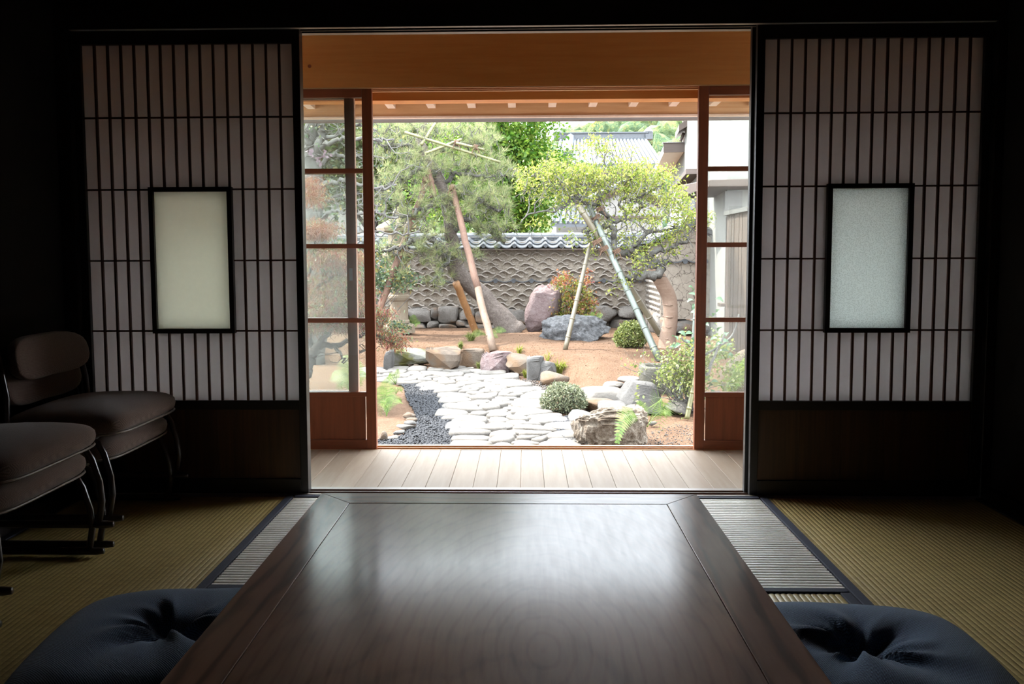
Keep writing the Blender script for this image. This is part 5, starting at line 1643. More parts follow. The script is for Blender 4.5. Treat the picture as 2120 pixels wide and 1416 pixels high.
pads = [(850, 268, 70, 18, PY_ - .2, .5), (940, 262, 75, 18, PY_ - .2, .5), (1000, 280, 40, 20, PY_ - .2, .4), (815, 310, 48, 24, PY_ - .4, .4), (880, 345, 58, 30, PY_ - .4, .4), (965, 330, 60, 20, PY_ - .3, .4), (1030, 350, 32, 18, PY_ - .3, .3),
        (830, 385, 60, 30, PY_ - .5, .4), (905, 400, 45, 28, PY_ - .4, .4), (980, 392, 45, 22, PY_ - .4, .4), (1020, 425, 40, 26, PY_ - .5, .4), (960, 440, 30, 25, PY_ - .4, .4), (1050, 460, 26, 22, PY_ - .5, .3), (860, 435, 50, 22, PY_ - .6, .4, .7),
        (905, 470, 40, 22, PY_ - .5, .4, .7), (925, 520, 32, 22, PY_ - .5, .3, .6), (980, 520, 24, 16, PY_ - .4, .3, .6), (870, 530, 35, 18, PY_ - .6, .3, .5), (910, 575, 32, 12, PY_ - .6, .3, .7), (800, 270, 40, 20, PY_ - .3, .4), (830, 560, 25, 15, PY_ - .6, .3, .4)]
C1 = pads_points(pads, 430, rs, 1)
sel = tips[rs.rand(len(tips)) < .3]
CC = np.concatenate([C1, sel])
nn = 34
n_ = len(CC)
ax = rs.normal(size=(n_, 1, 3)) * np.array([.5, .4, .3]) + np.array([0, -.1, .9]); ax /= np.linalg.norm(ax, axis=2, keepdims=True)
dd = rs.normal(size=(n_, nn, 3)); dd /= np.linalg.norm(dd, axis=2, keepdims=True)
dd = dd + ax * .75; dd /= np.linalg.norm(dd, axis=2, keepdims=True)
ll = rs.uniform(.08, .16, (n_, nn, 1))
sd = np.cross(dd, rs.normal(size=(n_, nn, 3))); sd /= np.linalg.norm(sd, axis=2, keepdims=True) + 1e-9
base = CC[:, None, :] + dd * .01
tri = np.stack([base + sd * .0022, base - sd * .0022, base + dd * ll], 2).reshape(-1, 3)
part('needles', (tri, np.arange(len(tri)).reshape(-1, 3)), M['needle'], pine)
# short twig under every tuft so that none floats
mb = MB()
for c_ in C1[::1]:
    e = c_ + np.array([rs.uniform(-.1, .1), rs.uniform(-.05, .1), -rs.uniform(.05, .16)])
    mb.tube([e, (e + c_) / 2 + rs.normal(size=3) * .015, c_], [.007, .005, .003], 4, False)
part('twigs', mb, M['bark_lichen'], pine, kind='stuff')

pole('long barkless log prop with one end on the kerb, leaning on the pine', ground(1022, 727), at_y(935, 385, PY_ - .45), 8.5 / FPX * 10.4, 6.5 / FPX * 11.5, M['log'], bark=.42)
pole('short orange log prop under the pine trunk', ground(986, 689), at_y(944, 585, PY_ - .35), 8 / FPX * 12, 8 / FPX * 12, M['log_orange'])
pole('reddish log prop beside the stone lantern, leaning up into the pine', at_y(776, 668, PY_ - .9), at_y(885, 368, PY_ - .5), 7.5 / FPX * 11.5, 6.5 / FPX * 11.5, M['log_bark'])
pole('sawn log stub tied under the pine crown', at_y(898, 408, PY_ - .5), at_y(886, 352, PY_ - .5), 8 / FPX * 11.5, 7 / FPX * 11.5, M['log_bark'])
for i, (a, b, l) in enumerate((((838, 274), (1036, 336), 'long green bamboo cane tied through the pine crown'), ((880, 318), (956, 288), 'bamboo cane crossing upward in the pine crown'), ((944, 296), (1003, 310), 'short cut bamboo cane bound with rope in the pine crown'),
                               ((792, 520), (905, 484), 'bamboo cane lying low under the pine branches'), ((850, 470), (890, 438), 'thin bamboo cane near the lantern cap'), ((872, 300), (905, 250), 'tan bamboo cane pointing up in the pine crown'))):
    A, B = at_y(*a, PY_ - .65), at_y(*b, PY_ - .55)
    pole(l, A, B, .021, .018, M['bamboo_yellow'], 5, name='bamboo_cane', cat='bamboo cane', group='bamboo canes training the pine')
for i, (a, l) in enumerate((((945, 296), 'rope binding at the crossing of two canes in the pine'), ((985, 305), 'hanging rope binding on the cut cane end'), ((935, 390), 'rope binding the long log prop to the pine'), ((880, 372), 'rope binding the reddish prop to the pine'))):
    lashing(l, at_y(*a, PY_ - .6), (1, 0, -.3), .035, i)

# ------------------------------------------------------------------ trained tree with wrapped trunk
TY_ = float(ground(1383, 718)[1]) - .1
tt = thing('trained_tree', 'trained tree with straw-wrapped trunk and yellow-green leaves', 'tree', tuple(ground(1383, 718)))
mb = MB()
limb(mb, [(1383, 722, TY_, 22), (1382, 700, TY_, 17), (1388, 660, TY_, 15), (1386, 620, TY_, 15), (1374, 592, TY_ - .05, 15), (1358, 566, TY_ - .1, 14), (1348, 552, TY_ - .1, 12)], 0, rs, 8, 14)
part('wrapped_trunk', mb, M['wrap'], tt, smooth=True, label='trunk wrapped in tan straw cloth')
mb = MB()
for yy, xx, r in ((700, 1382, 18), (676, 1386, 16.5), (655, 1388, 16), (630, 1387, 16), (606, 1381, 16), (585, 1370, 16)):
    limb(mb, [(xx - r, yy, TY_, 1.2), (xx, yy + 2, TY_ - .1, 1.2), (xx + r, yy, TY_, 1.2)], 0, rs, 4, 5)
part('wrap_cord', mb, M['wrap'], tt)
big = [[(1350, 556, TY_ - .1, 10), (1362, 545, TY_ - .2, 9), (1372, 552, TY_ - .25, 9), (1364, 568, TY_ - .35, 9), (1340, 572, TY_ - .4, 9), (1316, 572, TY_ - .4, 9), (1300, 577, TY_ - .4, 7)],
       [(1350, 556, TY_ - .1, 10), (1338, 540, TY_ - .1, 9), (1318, 530, TY_ - .1, 9), (1295, 524, TY_ - .1, 8), (1274, 520, TY_ - .1, 7), (1268, 500, TY_, 6), (1272, 478, TY_, 6), (1264, 462, TY_, 5), (1290, 455, TY_, 5), (1298, 440, TY_, 4), (1320, 440, TY_, 3)],
       [(1318, 530, TY_ - .1, 7), (1308, 514, TY_ - .2, 6), (1322, 500, TY_ - .2, 5), (1345, 478, TY_ - .1, 4), (1374, 478, TY_, 3), (1400, 470, TY_, 2)],
       [(1338, 540, TY_ - .1, 7), (1356, 522, TY_ - .2, 6), (1382, 516, TY_ - .2, 4), (1405, 505, TY_ - .2, 4), (1422, 498, TY_ - .2, 3), (1420, 484, TY_ - .2, 2)],
       [(1274, 520, TY_ - .1, 6), (1240, 505, TY_, 5), (1222, 500, TY_, 5), (1216, 486, TY_, 4), (1206, 474, TY_, 4)],
       [(1264, 462, TY_, 5), (1246, 470, TY_, 5), (1262, 452, TY_ + .1, 5), (1250, 440, TY_ + .1, 5), (1240, 420, TY_ + .1, 4), (1252, 400, TY_ + .1, 3), (1262, 380, TY_ + .1, 3), (1256, 358, TY_ + .1, 2), (1252, 330, TY_ + .1, 1.5), (1256, 300, TY_ + .1, 1.2)],
       [(1240, 425, TY_ + .1, 4), (1215, 420, TY_, 4), (1190, 412, TY_, 4), (1170, 428, TY_ - .1, 3), (1135, 438, TY_ - .1, 2), (1100, 440, TY_ - .1, 1.5), (1078, 462, TY_ - .1, 1)],
       [(1215, 420, TY_, 3), (1178, 398, TY_, 3), (1160, 380, TY_, 3), (1130, 372, TY_, 2), (1100, 365, TY_, 2)],
       [(1298, 440, TY_, 3), (1282, 420, TY_, 3), (1296, 405, TY_, 3), (1290, 385, TY_, 2), (1310, 370, TY_, 2)],
       [(1320, 440, TY_, 3), (1330, 425, TY_, 3), (1318, 412, TY_, 3), (1340, 398, TY_, 2), (1370, 385, TY_, 2)]]
tips = []
for L_ in big:
    mb = MB()
    S = limb(mb, L_, .012, rs, 4, 8)
    for j in range(4, len(S), 3):
        twig(mb, S[j], rs.normal(size=3) * np.array([1, .7, .4]) + np.array([0, 0, .5]), rs.uniform(.25, .5), .010, rs, .6, 6, .12, 2, tips, 5)
    part('branch', mb, M['bark_lichen'], tt, smooth=True)
pads = [(1240, 300, 32, 16, TY_, .25, .8), (1285, 305, 22, 14, TY_, .2, .6), (1195, 310, 14, 8, TY_, .1), (1115, 360, 45, 26, TY_, .3), (1150, 390, 45, 26, TY_, .35), (1215, 375, 50, 30, TY_, .4), (1205, 350, 28, 16, TY_, .3), (1270, 355, 55, 24, TY_, .4), (1330, 358, 50, 26, TY_, .4), (1370, 385, 40, 28, TY_, .4),
        (1300, 395, 45, 18, TY_, .4, .7), (1395, 415, 40, 18, TY_ - .1, .4), (1225, 410, 30, 14, TY_, .3, .7), (1350, 452, 40, 12, TY_ - .2, .3, .6), (1420, 448, 42, 18, TY_ - .2, .3, .8), (1465, 455, 18, 14, TY_ - .2, .2), (1395, 485, 30, 14, TY_ - .2, .3, .6), (1388, 512, 14, 14, TY_ - .25, .2, .7), (1335, 532, 14, 18, TY_ - .4, .1, .8), (1110, 468, 22, 8, TY_ - .1, .2, .5), (1190, 455, 14, 12, TY_, .2, .4), (1185, 495, 12, 14, TY_, .15, .5), (1300, 440, 14, 18, TY_ - .2, .2, .7), (1085, 385, 18, 14, TY_, .2), (1160, 345, 26, 14, TY_, .3)]
C1 = pads_points(pads, 400, rs, 1)
CC = np.concatenate([C1, np.array(tips)[rs.rand(len(tips)) < .12]])
P = scatter(CC, 22, np.array([.052, .052, .036]), rs)
foliage('foliage', P, .04, M['leaf_yellow'], tt, rs, aspect=.5, up=.6)
mb = MB()
for c_ in C1:
    e = c_ + np.array([rs.uniform(-.12, .12), rs.uniform(-.1, .1), -rs.uniform(.06, .2)])
    mb.tube([e, (e + c_) / 2 + rs.normal(size=3) * .02, c_], [.006, .004, .003], 4, False)
part('twigs', mb, M['bark_lichen'], tt, kind='stuff')
BYA = float(ground(1366, 748)[1])
pole('stout blue-green bamboo prop running down to the stone basin', ground(1366, 748), at_y(1212, 410, TY_ + .1), .040, .036, M['bamboo_green'], 9, cat='bamboo pole')
pole('stout dry brown bamboo prop crossing behind the blue-green one', ground(1382, 716), at_y(1199, 428, TY_ - .15), .040, .038, M['bamboo_dry'], 8, cat='bamboo pole')
pole('thin grey bamboo prop standing alone in the soil', ground(1170, 724), at_y(1223, 500, TY_ + .1), .030, .024, M['bamboo_dry'], 6, cat='bamboo pole')
for i, (x, y, r, l) in enumerate(((1236, 500, .06, 'rope lashing where the thin prop meets the two bamboo poles'), (1250, 515, .055, 'red-brown rope lashing with loose ends on the crossed bamboo poles'), (1234, 450, .055, 'rope lashing high on the blue-green bamboo pole'), (1296, 580, .05, 'rope lashing where a branch rests on the blue-green bamboo'), (1277, 520, .045, 'rope winding round the lichen-covered branch by the poles'), (1243, 432, .05, 'rope bundle in the fork of the trained tree'))):
    lashing(l, at_y(x, y, TY_ - .05 - (.25 if y > 490 else 0)), (-.5, 0, .86), r, i, 4)

# ------------------------------------------------------------------ grey magnolia
MY_ = 7.6
mg = thing('magnolia_tree', 'grey bare-limbed magnolia trunk behind the door glass with few pink buds', 'tree', tuple(at_y(645, 740, MY_)))
mb = MB()
limb(mb, [(640, 760, MY_, 34), (648, 640, MY_, 30), (650, 520, MY_, 26), (648, 440, MY_, 22), (648, 360, MY_, 20), (646, 300, MY_, 16), (650, 240, MY_, 14), (652, 180, MY_, 12)], .01, rs, 6, 12)
part('trunk', mb, M['bark_grey'], mg, smooth=True)
tips = []
for L_ in ([(650, 330, MY_, 10), (660, 300, MY_ - .1, 9), (664, 270, MY_ - .1, 8), (662, 240, MY_ - .1, 6)], [(650, 320, MY_, 9), (636, 290, MY_ - .1, 8), (630, 260, MY_, 6)],
           [(655, 310, MY_, 6), (680, 296, MY_ - .2, 5), (720, 286, MY_ - .3, 4), (770, 290, MY_ - .3, 3), (815, 288, MY_ - .3, 2)], [(655, 390, MY_, 7), (690, 376, MY_ - .2, 5), (730, 378, MY_ - .3, 4), (775, 388, MY_ - .3, 3), (820, 382, MY_ - .3, 2)],
           [(655, 460, MY_, 6), (690, 436, MY_ - .2, 4), (730, 442, MY_ - .3, 3), (780, 440, MY_ - .3, 3), (825, 450, MY_ - .3, 2)], [(660, 290, MY_, 5), (690, 280, MY_ - .2, 4), (730, 262, MY_ - .2, 3), (780, 270, MY_ - .2, 2)],
           [(655, 345, MY_, 5), (690, 318, MY_ - .2, 4), (720, 330, MY_ - .2, 3), (760, 326, MY_ - .2, 2)], [(655, 420, MY_, 5), (700, 405, MY_ - .1, 3), (740, 420, MY_ - .1, 2), (790, 425, MY_ - .1, 2)], [(655, 480, MY_, 5), (700, 470, MY_ - .1, 3), (760, 480, MY_ - .1, 2), (820, 485, MY_ - .1, 2), (870, 480, MY_ - .1, 1.5)]):
    mb = MB()
    S = limb(mb, L_, .02, rs, 5, 7)
    for j in range(3, len(S), 2):
        twig(mb, S[j], rs.normal(size=3) * np.array([1, .6, .6]), rs.uniform(.25, .5), .011, rs, .7, 6, .04, 2, tips, 4)
    part('branch', mb, M['bark_grey'], mg, smooth=True)
tips = np.array(tips)
P = np.array([at_y(x, y, MY_ - .3) for x, y in ((674, 321), (658, 326), (640, 318), (660, 334))])
P = scatter(P, 7, np.array([.02, .02, .02]), rs)
foliage('petals', P, .06, M['petal'], mg, rs, up=.4, aspect=.7)
P = scatter(tips[rs.rand(len(tips)) < .12], 3, np.array([.04, .04, .04]), rs)
foliage('young_leaves', P, .05, M['leaf_azalea'], mg, rs)

# ------------------------------------------------------------------ red laceleaf maple
RY = 4.9
rm = thing('laceleaf_maple', 'low red laceleaf maple spreading behind the door glass', 'maple', tuple(ground(650, 760)))
mb = MB(); tips = []
base = ground(640, 775)
S = limb(mb, [(622, 790, RY, 20), (632, 760, RY, 15), (645, 735, RY, 12), (660, 715, RY, 8), (690, 715, RY, 6), (725, 705, RY, 5), (758, 690, RY, 4), (790, 700, RY, 3), (815, 712, RY, 2)], .01, rs, 5, 8)
for L_ in ([(645, 735, RY, 9), (670, 700, RY - .1, 5), (700, 670, RY - .1, 4), (730, 660, RY, 3)], [(660, 715, RY, 6), (672, 690, RY + .1, 4), (680, 660, RY + .1, 3), (672, 600, RY, 2)], [(645, 735, RY, 8), (640, 690, RY + .1, 6), (636, 600, RY + .1, 5), (650, 520, RY, 3), (660, 480, RY, 2)],
           [(690, 715, RY, 5), (705, 735, RY - .1, 3), (712, 752, RY - .1, 2)], [(725, 705, RY, 4), (742, 728, RY, 3), (762, 722, RY - .1, 2)], [(636, 620, RY + .1, 4), (680, 580, RY, 3), (720, 560, RY, 2), (750, 570, RY, 2)]):
    S2 = limb(mb, L_, .01, rs, 4, 6)
    for j in range(2, len(S2), 2):
        twig(mb, S2[j], rs.normal(size=3) * np.array([1, .7, .5]), rs.uniform(.15, .35), .006, rs, .5, 5, -.05, 1, tips, 4)
part('branches', mb, M['bark_dark'], rm, smooth=True)
pads = [(660, 470, 34, 18, RY + .2, .4), (650, 400, 22, 30, RY + .2, .3, .4), (690, 530, 60, 22, RY, .5), (690, 570, 60, 25, RY, .5, .6), (695, 610, 70, 25, RY, .5), (700, 640, 75, 22, RY, .5, 1.2), (720, 670, 70, 14, RY, .4), (795, 650, 14, 8, RY, .2), (800, 690, 22, 14, RY, .3), (822, 708, 24, 10, RY, .2, 1.3), (640, 660, 26, 30, RY, .4), (760, 655, 30, 20, RY, .4)]
C1 = pads_points(pads, 620, rs, 1)
P = scatter(C1, 50, np.array([.055, .055, .02]), rs)
half = rs.rand(len(P)) < .68
foliage('foliage', P[half], .040, M['leaf_red'], rm, rs, aspect=.17, up=1.2, droop=.5)
foliage('foliage_olive', P[~half], .034, M['leaf_azalea'], rm, rs, aspect=.2, up=1.2, droop=.5)
pads = [(655, 478, 36, 14, RY - .1, .3), (690, 535, 50, 14, RY - .1, .3), (640, 395, 12, 30, RY, .2, .5)]
P = scatter(pads_points(pads, 170, rs, 1), 55, np.array([.055, .05, .018]), rs)
foliage('foliage_orange', P, .042, M['leaf_orange'], rm, rs, aspect=.13, up=1.2, droop=.5)

# ------------------------------------------------------------------ shrubs
def dome_points(c, r, n, rs, inner=.75):
    d = rs.normal(size=(n, 3)); d[:, 2] = np.abs(d[:, 2]); d /= np.linalg.norm(d, axis=1, keepdims=True)
    k = rs.uniform(inner, 1, (n, 1)) * (1 + .10 * np.array([[mnoise.noise(Vector(v * 3 + c * 5))] for v in d]))
    return c + d * k * np.array(r)
def shrub(label, box, mat, n, leaf, seed, name='round_shrub', twigs=60, zbase=None, group='round clipped shrubs', aspect=.5):
    rs = np.random.RandomState(seed)
    x0, y0, x1, y1 = box
    b = ground((x0 + x1) / 2, y1) if zbase is None else at_z((x0 + x1) / 2, y1, zbase)
    Z = b[1] - CAM[1]
    hw, h = (x1 - x0) / 2 / FPX * Z, (y1 - y0) / FPX * Z
    t = thing(name, label, 'shrub', tuple(b), group)
    c_ = b + np.array([0, hw * .75, h * .22])
    mb = MB()
    for k in range(twigs):
        e = dome_points(c_, (hw * .9, hw * .8, h * .72), 1, rs, .85)[0]
        o = b + np.array([rs.uniform(-.05, .05), hw * .75 + rs.uniform(-.05, .05), -.01])
        mb.tube([o, (o + e) / 2 + rs.normal(size=3) * .03, e], [.006, .004, .0025], 4, False)
    part('stems', mb, M['bark_grey'], t)
    P = dome_points(c_, (hw, hw * .85, h * .80), n, rs)
    low = dome_points(c_, (hw * .98, hw * .8, -h * .22), n // 5, rs)
    foliage('foliage', np.concatenate([P, low]), leaf, mat, t, rs, aspect=aspect, up=.7)
    return t
shrub('rounded grey-green shrub beside the stone path', (1118, 797, 1220, 858), M['leaf_shrub_grey'], 3600, .026, 1, zbase=ZP)
shrub('rounded light green shrub behind the thin bamboo prop', (1273, 668, 1345, 722), M['leaf_shrub'], 2600, .034, 2)
# nandina with red tips
NYy = 9.75
nd = thing('nandina_bush', 'bushy nandina with yellow-green and red leaves before the wall', 'bush', tuple(at_y(1185, 680, NYy)))
rs = np.random.RandomState(33)
mb = MB()
for k in range(26):
    a = at_y(1185 + rs.uniform(-20, 25), 678, NYy); e = at_y(1185 + rs.normal() * 26, rs.uniform(575, 630), NYy + rs.uniform(-.2, .2))
    mb.tube([a, (a + e) / 2 + rs.normal(size=3) * .03, e], [.008, .006, .003], 4, False)
part('stems', mb, M['bark_dark'], nd)
pads = [(1175, 600, 32, 26, NYy, .25), (1165, 635, 34, 22, NYy, .25), (1200, 620, 26, 30, NYy, .25), (1215, 640, 22, 16, NYy, .2), (1190, 655, 40, 14, NYy - .1, .2)]
P = scatter(pads_points(pads, 240, rs, 1), 10, np.array([.04, .04, .035]), rs)
foliage('foliage', P, .045, M['leaf_nandina'], nd, rs, aspect=.5)
pads = [(1163, 578, 20, 14, NYy, .2), (1218, 575, 12, 14, NYy, .15), (1150, 588, 10, 8, NYy, .1), (1230, 622, 8, 10, NYy, .1)]
P = scatter(pads_points(pads, 50, rs, 1), 9, np.array([.035, .035, .03]), rs)
foliage('foliage_red', P, .045, M['leaf_nandina_red'], nd, rs, aspect=.45)['kind'] = 'stuff'
# azalea by the lantern
AY = LY - .5
az = thing('azalea_bush', 'loose azalea with green and golden leaves in front of the lantern', 'bush', tuple(at_y(800, 690, AY)))
mb = MB()
for k in range(16):
    a = at_y(752 + rs.uniform(-25, 25), 690, AY); e = at_y(795 + rs.normal() * 45, rs.uniform(545, 600), AY + rs.uniform(-.3, .3))
    mb.tube([a, (a + e) / 2 + rs.normal(size=3) * .05, e], [.010, .006, .003], 4, False)
part('stems', mb, M['bark_grey'], az)
pads = [(800, 565, 50, 20, AY, .35), (845, 580, 28, 14, AY - .1, .25), (740, 590, 60, 30, AY, .4), (700, 560, 60, 30, AY, .4), (790, 535, 45, 14, AY, .35, .6), (670, 510, 40, 25, AY, .4), (820, 592, 30, 8, AY - .1, .2)]
P = scatter(pads_points(pads, 330, rs, 1), 11, np.array([.05, .05, .04]), rs)
foliage('foliage', P, .055, M['leaf_azalea'], az, rs, aspect=.5)
# dwarf shrub at lantern foot
hs_ = thing('dwarf_shrub', 'low blue-green shrub at the lantern foot', 'shrub', tuple(at_y(822, 690, AY - .2)))
mb = MB()
for k in range(16):
    a = at_y(822 + rs.uniform(-8, 8), 692, AY - .2); e = at_y(822 + rs.normal() * 14, rs.uniform(662, 684), AY - .2 + rs.uniform(-.1, .1))
    mb.tube([a, e], [.005, .003], 4, False)
part('stems', mb, M['bark_grey'], hs_)
P = scatter(pads_points([(824, 676, 22, 11, AY - .2, .12)], 45, rs, 1), 9, np.array([.03, .03, .025]), rs)
foliage('foliage', P, .04, M['leaf_azalea'], hs_, rs)

# small-leaved shrub and camellia beside the door
SY = float(at_z(1420, 860, ZP)[1])
sb = thing('leafy_shrub', 'twiggy small-leaved shrub beside the stone basin', 'shrub', tuple(at_z(1418, 856, ZP)))
mb = MB(); tp = []
for k in range(34):
    a = at_z(1420 + rs.uniform(-12, 25), 856, ZP); d = np.array([rs.normal() * .5, rs.normal() * .3, 1.])
    twig(mb, a, d, rs.uniform(.45, .75), .006, rs, .28, 6, .05, 1, tp, 4)
part('stems', mb, M['bark_grey'], sb)
pads = [(1400, 765, 30, 22, SY + .1, .2), (1430, 745, 30, 28, SY + .1, .2), (1395, 745, 16, 12, SY + .1, .15), (1440, 790, 22, 28, SY, .2), (1500, 760, 40, 40, SY + .2, .25, .5), (1485, 720, 30, 25, SY + .2, .2, .5), (1415, 800, 22, 14, SY, .15, .5)]
P = scatter(np.concatenate([pads_points(pads, 200, rs, 1), np.array(tp)[::3]]), 8, np.array([.03, .03, .03]), rs)
foliage('foliage', P, .036, M['leaf_shrub'], sb, rs, aspect=.6)
cmz = at_z(1448, 862, ZP)
CY = float(cmz[1])
cm = thing('camellia', 'young camellia with large glossy leaves at the door stile', 'camellia', tuple(cmz))
mb = MB()
for L_ in ([(1448, 862, CY, 6), (1452, 800, CY, 5), (1450, 740, CY, 4), (1446, 680, CY, 3), (1444, 600, CY, 2)], [(1452, 800, CY, 4), (1480, 740, CY, 3), (1500, 690, CY, 2)], [(1452, 760, CY, 3), (1425, 715, CY, 2), (1408, 700, CY, 1.5)], [(1450, 740, CY, 3), (1510, 700, CY + .1, 2), (1530, 650, CY + .1, 1.5)], [(1450, 820, CY, 3), (1490, 810, CY, 2)]):
    limb(mb, L_, .004, rs, 4, 6)
part('stems', mb, M['bark_grey'], cm, smooth=True)
cl_px = [(1432, 596), (1436, 610), (1430, 622), (1436, 634), (1440, 646), (1490, 620), (1488, 642), (1480, 650), (1412, 690), (1398, 698), (1404, 714), (1395, 718), (1428, 690), (1436, 704), (1422, 708), (1448, 716), (1505, 690), (1500, 706), (1488, 712), (1476, 702), (1470, 712), (1498, 726), (1508, 716), (1438, 742), (1434, 762), (1440, 780), (1470, 800), (1480, 790), (1476, 812), (1466, 784), (1438, 828), (1446, 820), (1490, 680), (1512, 735), (1455, 690), (1462, 672)]
for k, (x, y) in enumerate(cl_px):
    p = at_y(x, y, CY + rs.uniform(-.08, .08))
    ang = rs.uniform(0, 6.28); tz = rs.uniform(-.7, .3)
    t_ = np.array([math.cos(ang), math.sin(ang) * .6, tz]); t_ /= np.linalg.norm(t_)
    n_ = np.array([rs.normal() * .4, -.5, .8]); b_ = np.cross(n_, t_); b_ /= np.linalg.norm(b_); n_ = np.cross(t_, b_)
    Lf, wf = .085 * rs.uniform(.8, 1.15), .05 * rs.uniform(.8, 1.1)
    V, F = [], []
    sh = (0, .55, .9, 1., .85, .5, .05)
    for i, s in enumerate(sh):
        f = i / 6 - .5
        for j, u in enumerate((-1, 0, 1)):
            V.append(p + t_ * Lf * f + b_ * u * wf * .5 * s + n_ * (.012 * abs(u) * s - .012 * f * f * 4))
    for i in range(6):
        for j in range(2):
            a = i * 3 + j
            F.append((a, a + 1, a + 4, a + 3))
    part('leaf', (np.array(V), F), M['leaf_camellia'], cm, smooth=True)
for i, (a, b, r, l) in enumerate((((1406, 834), (1418, 766), .028, 'pale cut bamboo stake among the small-leaved shrub'), ((1422, 868), (1442, 770), .026, 'yellow-green bamboo stake at the camellia foot'), ((1428, 700), (1440, 640), .026, 'pale bamboo stake top behind the camellia leaves'))):
    A = at_z(*a, ZP) if i < 2 else at_y(*a, SY + .5)
    B = at_y(*b, A[1] + .05)
    if i == 2: A[2] = gz(A[0], A[1]) - .02
    pole(l, A, B, r * .8, r * .7, M['bamboo_yellow' if i == 1 else 'bamboo_green'], 3, name='bamboo_stake', cat='bamboo stake', group='bamboo stakes by the camellia')

# ------------------------------------------------------------------ ferns
def fern(label, base, fronds, seed, mat=None, group='ferns in the garden', leafw=.42):
    """fronds: list of (tip point, width, arch)"""
    rs = np.random.RandomState(seed)
    base = np.array(base)
    t = thing('fern', label, 'fern', tuple(base), group)
    for tip, width, arch in fronds:
        tip = np.array(tip); d = tip - base; L_ = np.linalg.norm(d)
        mid = (base + tip) / 2 + np.array([0, 0, arch]) if not hasattr(arch, '__len__') else np.array(arch)
        n = 32
        cur = [(1 - u) ** 2 * base + 2 * u * (1 - u) * mid + u * u * tip for u in np.linspace(0, 1, n)]
        mb = MB().tube(cur, [.003 * (1 - .7 * i / n) for i in range(n)], 4, False)
        for i in range(3, n - 1):
            u = i / (n - 1)
            tan = cur[i + 1] - cur[i - 1]; tan /= np.linalg.norm(tan)
            view = cur[i] - CAM; view /= np.linalg.norm(view)
            s = np.cross(tan, np.array([.1, -.85, .45])); s /= np.linalg.norm(s) + 1e-9
            w = width * math.sin(math.pi * min(1, .18 + .85 * (1 - u))) * (.35 + .65 * min(1, (1 - u) * 2.2))
            nn_ = np.cross(s, tan)
            for sg in (-1, 1):
                a = cur[i]; e = a + s * sg * w + tan * w * .45 - np.array([0, 0, .12 * w])
                pw = L_ / n * leafw
                m1 = a + (e - a) * .45
                mb.add([a - tan * pw * .6, m1 - tan * pw * .75 + nn_ * .002, e, m1 + tan * pw * .75 + nn_ * .002, a + tan * pw * .6], [(0, 1, 2, 3, 4)])
        part('frond', mb, mat or M['leaf_fern'], t)
    return t
fy = float(at_z(1335, 880, ZP)[1])
fern('bright fern with two big arching fronds beside the craggy rock', at_z(1340, 884, ZP), [(at_y(1362, 904, fy - .25), .15, at_y(1385, 760, fy - .1)), (at_y(1277, 922, 2.18), .085, at_y(1296, 800, 2.5)), (at_y(1322, 830, fy), .08, at_y(1330, 850, fy)), (at_y(1388, 862, fy - .1), .07, at_y(1372, 830, fy))], 1)
fern('sunlit fern seen through the glass beside the camellia', at_z(1505, 835, ZP), [(at_y(1545, 738, SY + .1), .11, .05), (at_y(1530, 800, SY), .10, .2), (at_y(1478, 800, SY - .05), .09, .2), (at_y(1520, 760, SY + .1), .10, .1), (at_y(1550, 790, SY), .1, .2)], 2)
q0 = ground(770, 850)
fern('tall fern growing beside the door stile over the gravel', at_z(800, 862, ZP), [(at_y(800, 782, q0[1] + .3), .09, .1), (at_y(832, 830, q0[1]), .08, .15), (at_y(786, 800, q0[1] + .2), .10, .1), (at_y(788, 870, q0[1] - .2), .09, .3), (at_y(815, 806, q0[1] + .2), .06, .08)], 3)
fern('single upright fern frond at the path edge', at_z(819, 796, ZP), [(at_y(824, 764, float(at_z(819, 796, ZP)[1])), .05, .02), (at_y(806, 774, float(at_z(819, 796, ZP)[1])), .05, .06), (at_y(800, 782, float(at_z(819, 796, ZP)[1]) - .1), .04, .05)], 4)
fern('small lime-green fern on the soil bank by the gravel', at_z(820, 816, ZP), [(at_y(834, 808, float(at_z(820, 816, ZP)[1])), .05, .06), (at_y(808, 806, float(at_z(820, 816, ZP)[1])), .05, .06), (at_y(824, 802, float(at_z(820, 816, ZP)[1]) + .1), .05, .05)], 5)
q0 = ground(700, 800)
fern('feathery fern behind the glass below the maple branches', ground(725, 815), [(at_y(690, 770, q0[1]), .12, .1), (at_y(740, 745, q0[1]), .12, .1), (at_y(715, 735, q0[1]), .12, .1), (at_y(755, 770, q0[1]), .1, .1), (at_y(700, 805, q0[1] - .2), .12, .2), (at_y(748, 800, q0[1] - .2), .1, .2)], 6)
q0 = ground(850, 682)
fern('pale fern before the stone lantern', q0, [(at_y(858, 652, q0[1]), .09, .05), (at_y(828, 662, q0[1]), .08, .08), (at_y(870, 670, q0[1] - .2), .08, .1), (at_y(815, 655, q0[1]), .08, .1)], 7)
q0 = ground(1010, 698)
fern('flat light fern on the soil at the log prop', q0, [(at_y(975, 696, q0[1] - .1), .07, .12), (at_y(1048, 686, q0[1]), .07, .12), (at_y(1030, 700, q0[1] - .2), .06, .1)], 8)
q0 = ground(1225, 672)
fern('little green plant sprouting on the rough grey boulder', at_y(1228, 664, 9.0), [(at_y(1208, 655, 8.95), .06, .05), (at_y(1248, 652, 8.95), .06, .05), (at_y(1226, 646, 9.), .05, .02)], 9)
